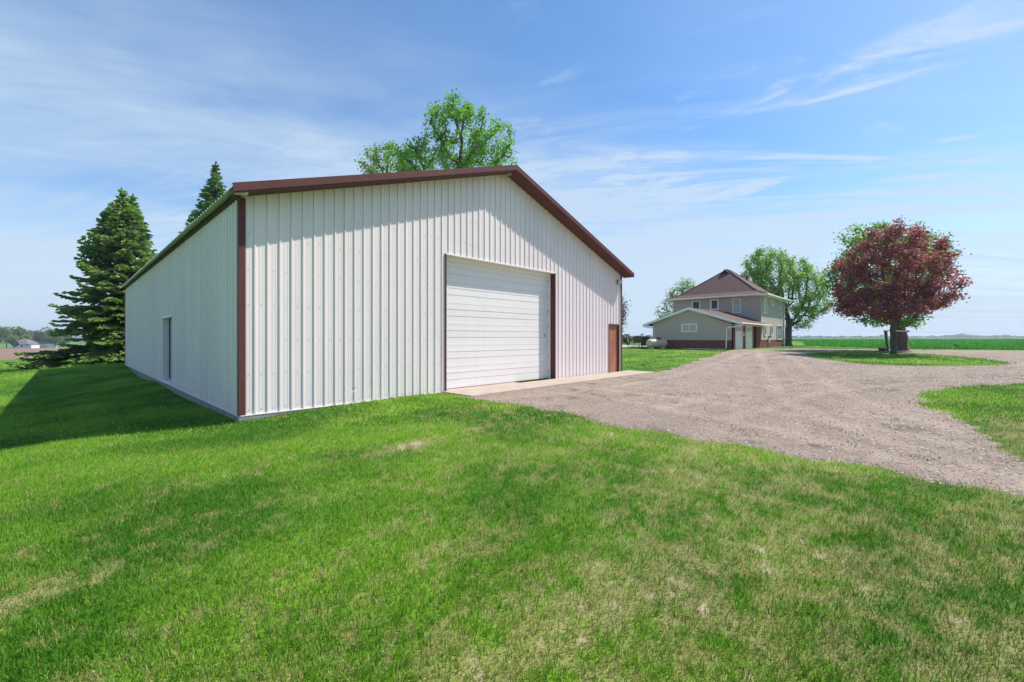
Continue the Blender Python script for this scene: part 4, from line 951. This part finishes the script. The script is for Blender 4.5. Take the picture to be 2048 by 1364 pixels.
OLIVE = ((.12, .20, .04), (.24, .33, .08)); GREYB = ((.20, .17, .12), (.30, .26, .18)); DK = ((.03, .08, .04), (.08, .15, .06))
grp = 'trees along the far edge of the plowed field'
for i, (px, top, wd, Y, pl, lb_) in enumerate([(-4, 652, 36, 250, OLIVE, 'leftmost leafy tree of the distant row beyond the plowed field'), (13, 655, 28, 258, OLIVE, 'distant leafy tree left of the small dark evergreen beyond the field'), (32, 652.5, 32, 268, OLIVE, 'tallest rounded tree directly behind the small dark evergreen'),
        (48, 662, 28, 275, OLIVE, 'lower leafy tree behind the distant white house'), (62, 661, 26, 285, GREYB, 'greyish half bare tree above the right end of the white house roof'), (77, 660, 26, 285, GREYB, 'second greyish half bare tree, right of the one over the white house'),
        (93, 654, 32, 270, OLIVE, 'tall domed leafy tree between the bare trees and the spruce boughs'), (110, 659, 28, 262, OLIVE, 'distant leafy tree partly hidden by the spruce boughs'), (128, 662, 30, 270, OLIVE, 'distant leafy tree almost wholly hidden behind the big spruce')]):
    far_tree(lb_, grp, px, 694, top, wd, Y, pl, 60 + i, n=900)
far_tree('small dark evergreen beside the distant white house', None, 28, 694, 678, 15, 240, DK, 90, 'distant_evergreen', 300)
hx = at(50, 694, 252); dh = tag(empty('distant_house', (hx.x, hx.y, z1(hx.x, hx.y)), R(8)), 'distant white house with grey hip roof beyond the plowed field', 'house')
MB().box(-3.9, 3.9, -3.5, 3.5, -.5, 2.9).build('wall', M['farwhite'], dh)
MB().add([(-4.5, -4.1, 2.8), (4.5, -4.1, 2.8), (4.5, 4.1, 2.8), (-4.5, 4.1, 2.8), (-1.2, 0, 5.4), (1.2, 0, 5.4)], [(0, 1, 5, 4), (2, 3, 4, 5), (1, 2, 5), (3, 0, 4), (3, 2, 1, 0)]).build('roof', M['farroof'], dh)
for x in (-2.2, .9): MB().box(x, x + 1.1, -3.55, -3.501, 1.0, 2.1).build('window', M['glassdark'], dh)
hx = at(64, 695, 246); ds = tag(empty('distant_shed', (hx.x, hx.y, z1(hx.x, hx.y)), R(-5)), 'low white shed just right of the distant white house', 'shed')
MB().box(-2.2, 2.2, -2, 2, -.5, 1.9).build('wall', M['farwhite'], ds); MB().prism([(-2.4, -2.2, 1.9), (2.4, -2.2, 1.9), (0, -2.2, 2.6)], (0, 4.4, 0)).build('roof', M['farroof'], ds)
hx = at(97, 690, 262); ds = tag(empty('distant_outbuilding', (hx.x, hx.y, z1(hx.x, hx.y)), R(-5)), 'distant white outbuilding with orange roof behind the spruce boughs', 'outbuilding')
MB().box(-3, 3, -2, 2, -.5, 2.6).build('wall', M['farwhite'], ds); MB().prism([(-3.3, -2.2, 2.6), (3.3, -2.2, 2.6), (0, -2.2, 3.6)], (0, 4.4, 0)).build('roof', M['orange'], ds)
# tree line right of the barn, beyond the patio: one mass
def treeline(name, segs, size, pal, seed, count):
    rs = np.random.default_rng(seed); bl = []
    for (px, top, wd, Y) in segs:
        x = (px - 1024) / F * Y; z0 = z1(x, Y); zt = CAMZ + (HY - top) / F * Y; h = max(1.5, zt - z0); w_ = wd / F * Y / 2
        for _ in range(3): bl.append(((x + rs.uniform(-.7, .7) * w_, Y + rs.uniform(-6, 6), z0 + h * rs.uniform(.35, .75)), (w_ * .7, w_ * .7, h * .3)))
        bl.append(((x, Y, z0 + h * .3), (w_ * 1.3, w_, h * .35))); bl.append(((x, Y, z0 + h * .78), (w_ * .6, w_ * .6, h * .22)))
    cen, col = blob_leaves(rs, bl, count, size, pal); o = link(name, leaf_mesh(name, cen, np.full(len(cen), size), col, rs), M['leaf']); o['kind'] = 'stuff'; return o
rs = np.random.default_rng(5)
treeline('far_woods', [(1150 + 11 * k + rs.uniform(-3, 3), 670 - 4 * rs.random() + (2 if k % 4 else -1.5), 15, 210 + rs.uniform(-15, 15)) for k in range(26)], .8, ((.11, .16, .07), (.20, .25, .12)), 71, 5200)
treeline('far_treeline', [(1575 + 9 * k + rs.uniform(-3, 3), 673.2 - 2.2 * rs.random() - 3.2 * max(0, math.sin(k * .33 + 1.5)) * (k > 20) - 1.2 * (k > 38), 14, 900 + rs.uniform(-60, 60)) for k in range(75)], 2.6, ((.10, .13, .085), (.15, .18, .12)), 72, 7000)
treeline('far_treeline', [(-420 + 12 * k + rs.uniform(-3, 3), 672 - 5 * rs.random(), 18, 620 + rs.uniform(-60, 60)) for k in range(60)], 2.2, ((.09, .13, .07), (.14, .18, .10)), 73, 3500)
for px, top, wd, Y in ((1255, 677, 20, 105), (1243, 672, 22, 112)): far_tree('taller dark green bush beyond the patio' + (' close to the barn edge' if px < 1250 else ', just left of the patio chairs'), 'bushes beyond the patio', px, 692, top, wd, Y, ((.03, .085, .03), (.07, .15, .05)), int(px), 'bush', 420, 'bush')
# power line
poles = []
for px in (1788.5, 2330):
    p = at(px, 690, 155.); b = tag(empty('power_pole', (p.x, p.y, z1(p.x, p.y))), 'wooden power pole far across the green field' + (' in line with the burgundy maple trunk' if px < 2000 else ' at the right end of the wires'), 'power pole', 'power poles across the field')
    MB().tube([(0, 0, -.5), (0, 0, 11.3)], [.15, .10], 8).build('pole', M['pine'], b); MB().box(-.05, .05, -1.1, 1.1, 10.4, 10.55).build('cross_arm', M['pine'], b); poles.append(b.location.copy())
for dz, dy, lb_ in ((11.2, 0, 'top wire of the power line over the field'), (9.3, .3, 'middle wire of the power line over the field'), (3.4, 0, 'lowest wire of the line just above the far treeline')):
    a, b = poles; pts = [a.lerp(b, k / 12) + Vector((0, dy, dz - .9 * 4 * (k / 12) * (1 - k / 12))) for k in range(13)]
    tag(MB().tube(pts, .016, 5).build('power_wire', M['wire']), lb_, 'power wire', 'wires of the power line')

# ------------------------------------------------------------------ haze: the far tree lines fade a little towards the sky
hm = bpy.data.materials.new('thin_haze'); hm.use_nodes = True; hn = hm.node_tree.nodes; hn.remove(hn['Principled BSDF'])
hv = hn.new('ShaderNodeVolumePrincipled'); hv.inputs['Color'].default_value = (.80, .87, 1, 1); hv.inputs['Density'].default_value = .0004; hv.inputs['Anisotropy'].default_value = .2
hm.node_tree.links.new(hv.outputs[0], hn['Material Output'].inputs['Volume'])
hz_ = MB().box(-4000, 4000, -4000, 4000, -9.5, 26).build('haze', hm); hz_['kind'] = 'stuff'; sc.cycles.volume_bounces = 0
# ------------------------------------------------------------------ lawn blades, gravel stones, crop plants (nobody could count them)
barn_poly = [bw(-.03, -.03), bw(BW + .03, -.03), bw(BW + .03, BL), bw(-.03, BL)]
apron_poly = [bw(4.82, -1.22), bw(15.3, -1.22), bw(15.3, 0), bw(4.82, 0)]
house_poly = [H0 + a * U + b * V for a, b in ((GX - .05, -.1), (HX, -.1), (HX, HYL), (0, HYL), (0, GY + .05), (GX - .05, GY + .05))]
pad_poly = [H0 + a * U + b * V for a, b in ((GX + .3, -1.5), (1.2, -1.5), (1.2, 0), (GX + .3, 0))]
patio_poly = [(9.2, 40.6), (13.4, 40.9), (17.5, 48.), (12., 50), (7.5, 46)]
def scatter(n, r0, r1, power, half=1.35):
    """points in a wedge in front of the lens; power = how the count per square metre falls with distance"""
    e = 2 - power; q = rng.random(n); r = (r0 ** e + q * (r1 ** e - r0 ** e)) ** (1 / e) if abs(e) > 1e-3 else r0 * (r1 / r0) ** q
    k = rng.uniform(-half, half, n); return k * r, r
def blades(name, x, y, h, wd, col, bend=.5):
    n = len(x); z = zg(x, y) - .004; a = rng.uniform(0, 2 * np.pi, n); ca, sa = np.cos(a), np.sin(a)
    b = rng.uniform(0, 2 * np.pi, n); ln = h * bend * rng.uniform(.2, 1.6, n); lx, ly = np.cos(b) * ln, np.sin(b) * ln
    B = np.c_[x, y, z]; W_s = np.c_[ca * wd, sa * wd, np.zeros(n)] * .5; Lm = np.c_[lx * .3, ly * .3, h * .6]; Lt = np.c_[lx, ly, h]
    v = np.stack([B - W_s, B + W_s, B + Lm + W_s * .8, B + Lm - W_s * .8, B + Lt], 1).reshape(-1, 3)
    i = (np.arange(n) * 5)[:, None]; lo = np.concatenate([i + np.array([[0, 1, 2, 0, 2, 3, 3, 2, 4]])], 1).reshape(-1)
    me = fast_mesh(name, v, lo, 3, np.repeat(col, 5, 0)); o = link(name, me, M['grass']); o['kind'] = 'stuff'; return o
def lawn(n, r0, r1, power, h0, w0):
    x, y = scatter(n, r0, r1, power)
    edge = rng.normal(0, .13, (2, n)); xe, ye = x + edge[0], y + edge[1]
    ok = ~((inside(drive, xe, ye) & ~inside(island, xe, ye)) | inside(barn_poly, x, y) | inside(apron_poly, x, y) | inside(house_poly, x, y) | inside(pad_poly, x, y) | inside(patio_poly, x, y) | inside(crop, x, y) | inside(plowed, x, y))
    x, y = x[ok], y[ok]; n = len(x); d = dryness(x, y) + rng.normal(0, .10, n)
    ok = rng.random(n) > sstep(1.02, 1.3, d) * .85; x, y, d = x[ok], y[ok], d[ok]; n = len(x)
    g = (sstep(.28, .72, fbm(x * .7, y * .7, 8)) * .62 + rng.random(n) ** 1.5 * .75 - .15)[:, None]; col = GREEN_A * (1 - g) + GREEN_B * 1.15 * g
    straw = sstep(.46, .86, d)[:, None]; col = col * (1 - .55 * straw) + np.array((.27, .34, .06)) * .55 * straw; pick = (rng.random((n, 1)) < straw * .74); sc_ = STRAW * rng.uniform(.55, 1.3, (n, 1)); col = np.where(pick, sc_, np.clip(col, .004, 1))
    h = h0 * rng.uniform(.55, 1.25, n) * (1 - .45 * straw[:, 0] * pick[:, 0]) * (.75 + .5 * fbm(x * 1.2, y * 1.2, 2)); return x, y, h, w0 * rng.uniform(.7, 1.3, n), col
P1 = lawn(300000, 1.5, 7.5, 1.15, .046, .0045); P2 = lawn(210000, 7.5, 20, 1.5, .050, .011); P3 = lawn(90000, 20, 62, 1.6, .065, .03)
g_ = [np.concatenate(q) for q in zip(P1, P2, P3)]; blades('grass', *g_)
# weeds that creep into the gravel
x, y = scatter(110000, 4, 30, 1.5); wv = fbm(x * 1.3, y * 1.3, 11); ok = inside(drive, x, y) & ~inside(island, x, y) & ~inside(apron_poly, x, y) & ~inside(barn_poly, x, y) & (rng.random(len(x)) < sstep(.58, .78, wv) * .6); x, y = x[ok], y[ok]
blades('weeds', x, y, .045 * rng.uniform(.5, 1.3, len(x)), np.full(len(x), .011), (GREEN_A * .5 + STRAW * .5) * rng.uniform(.6, 1.2, (len(x), 1)), .8)
# stones
x, y = scatter(190000, 4, 24, 1.6); ok = inside(drive, x, y) & ~inside(island, x, y) & ~inside(apron_poly, x, y) & ~inside(barn_poly, x, y); x, y = x[ok], y[ok]; n = len(x)
r = np.hypot(x, y); s = np.minimum(rng.lognormal(math.log(.0066), .6, n), .022) * (.75 + r / 22); z = zg(x, y)
d6 = np.array([(1, 0, 0), (0, 1, 0), (-1, 0, 0), (0, -1, 0), (0, 0, .6), (0, 0, -.4)], float)
a = rng.uniform(0, 6.28, n); R2 = np.stack([np.cos(a), -np.sin(a), np.sin(a), np.cos(a)], 1).reshape(n, 2, 2)
v = np.repeat(d6[None], n, 0) * rng.uniform(.6, 1.3, (n, 6, 1)); v[:, :, :2] = np.einsum('nij,nkj->nki', R2, v[:, :, :2]); v = v * s[:, None, None] + np.c_[x, y, z + s * .15][:, None]
lo = ((np.arange(n) * 6)[:, None] + np.array([[0, 1, 4, 1, 2, 4, 2, 3, 4, 3, 0, 4]])).reshape(-1)
gc = np.array((.40, .325, .275)) * rng.uniform(.40, 1.35, (n, 1)) * (1 + rng.normal(0, .05, (n, 3)))
o = link('gravel_stones', fast_mesh('gravel_stones', v.reshape(-1, 3), lo, 3, np.repeat(np.clip(gc, .03, .8), 6, 0)), M['stone']); o['kind'] = 'stuff'
# crop plants
x, y = scatter(130000, 34, 190, 1.75); ok = inside(crop, x, y) & ~inside(house_poly, x, y); x, y = x[ok], y[ok]; n = len(x); r = np.hypot(x, y)
rowy = np.round(y / .76) * .76 + rng.normal(0, .16, n); y = np.where(r < 90, rowy, y); gq = (fbm(x * .25, y * .8, 4) * .8 + rng.random(n) * .35)[:, None]
blades('crop_plants', x, y, .17 * rng.uniform(.6, 1.3, n) * (.8 + r / 140), .085 * (r / 50), np.clip(np.array((.030, .18, .014)) * (1 - gq) + np.array((.095, .38, .036)) * gq, 0, 1), .8)
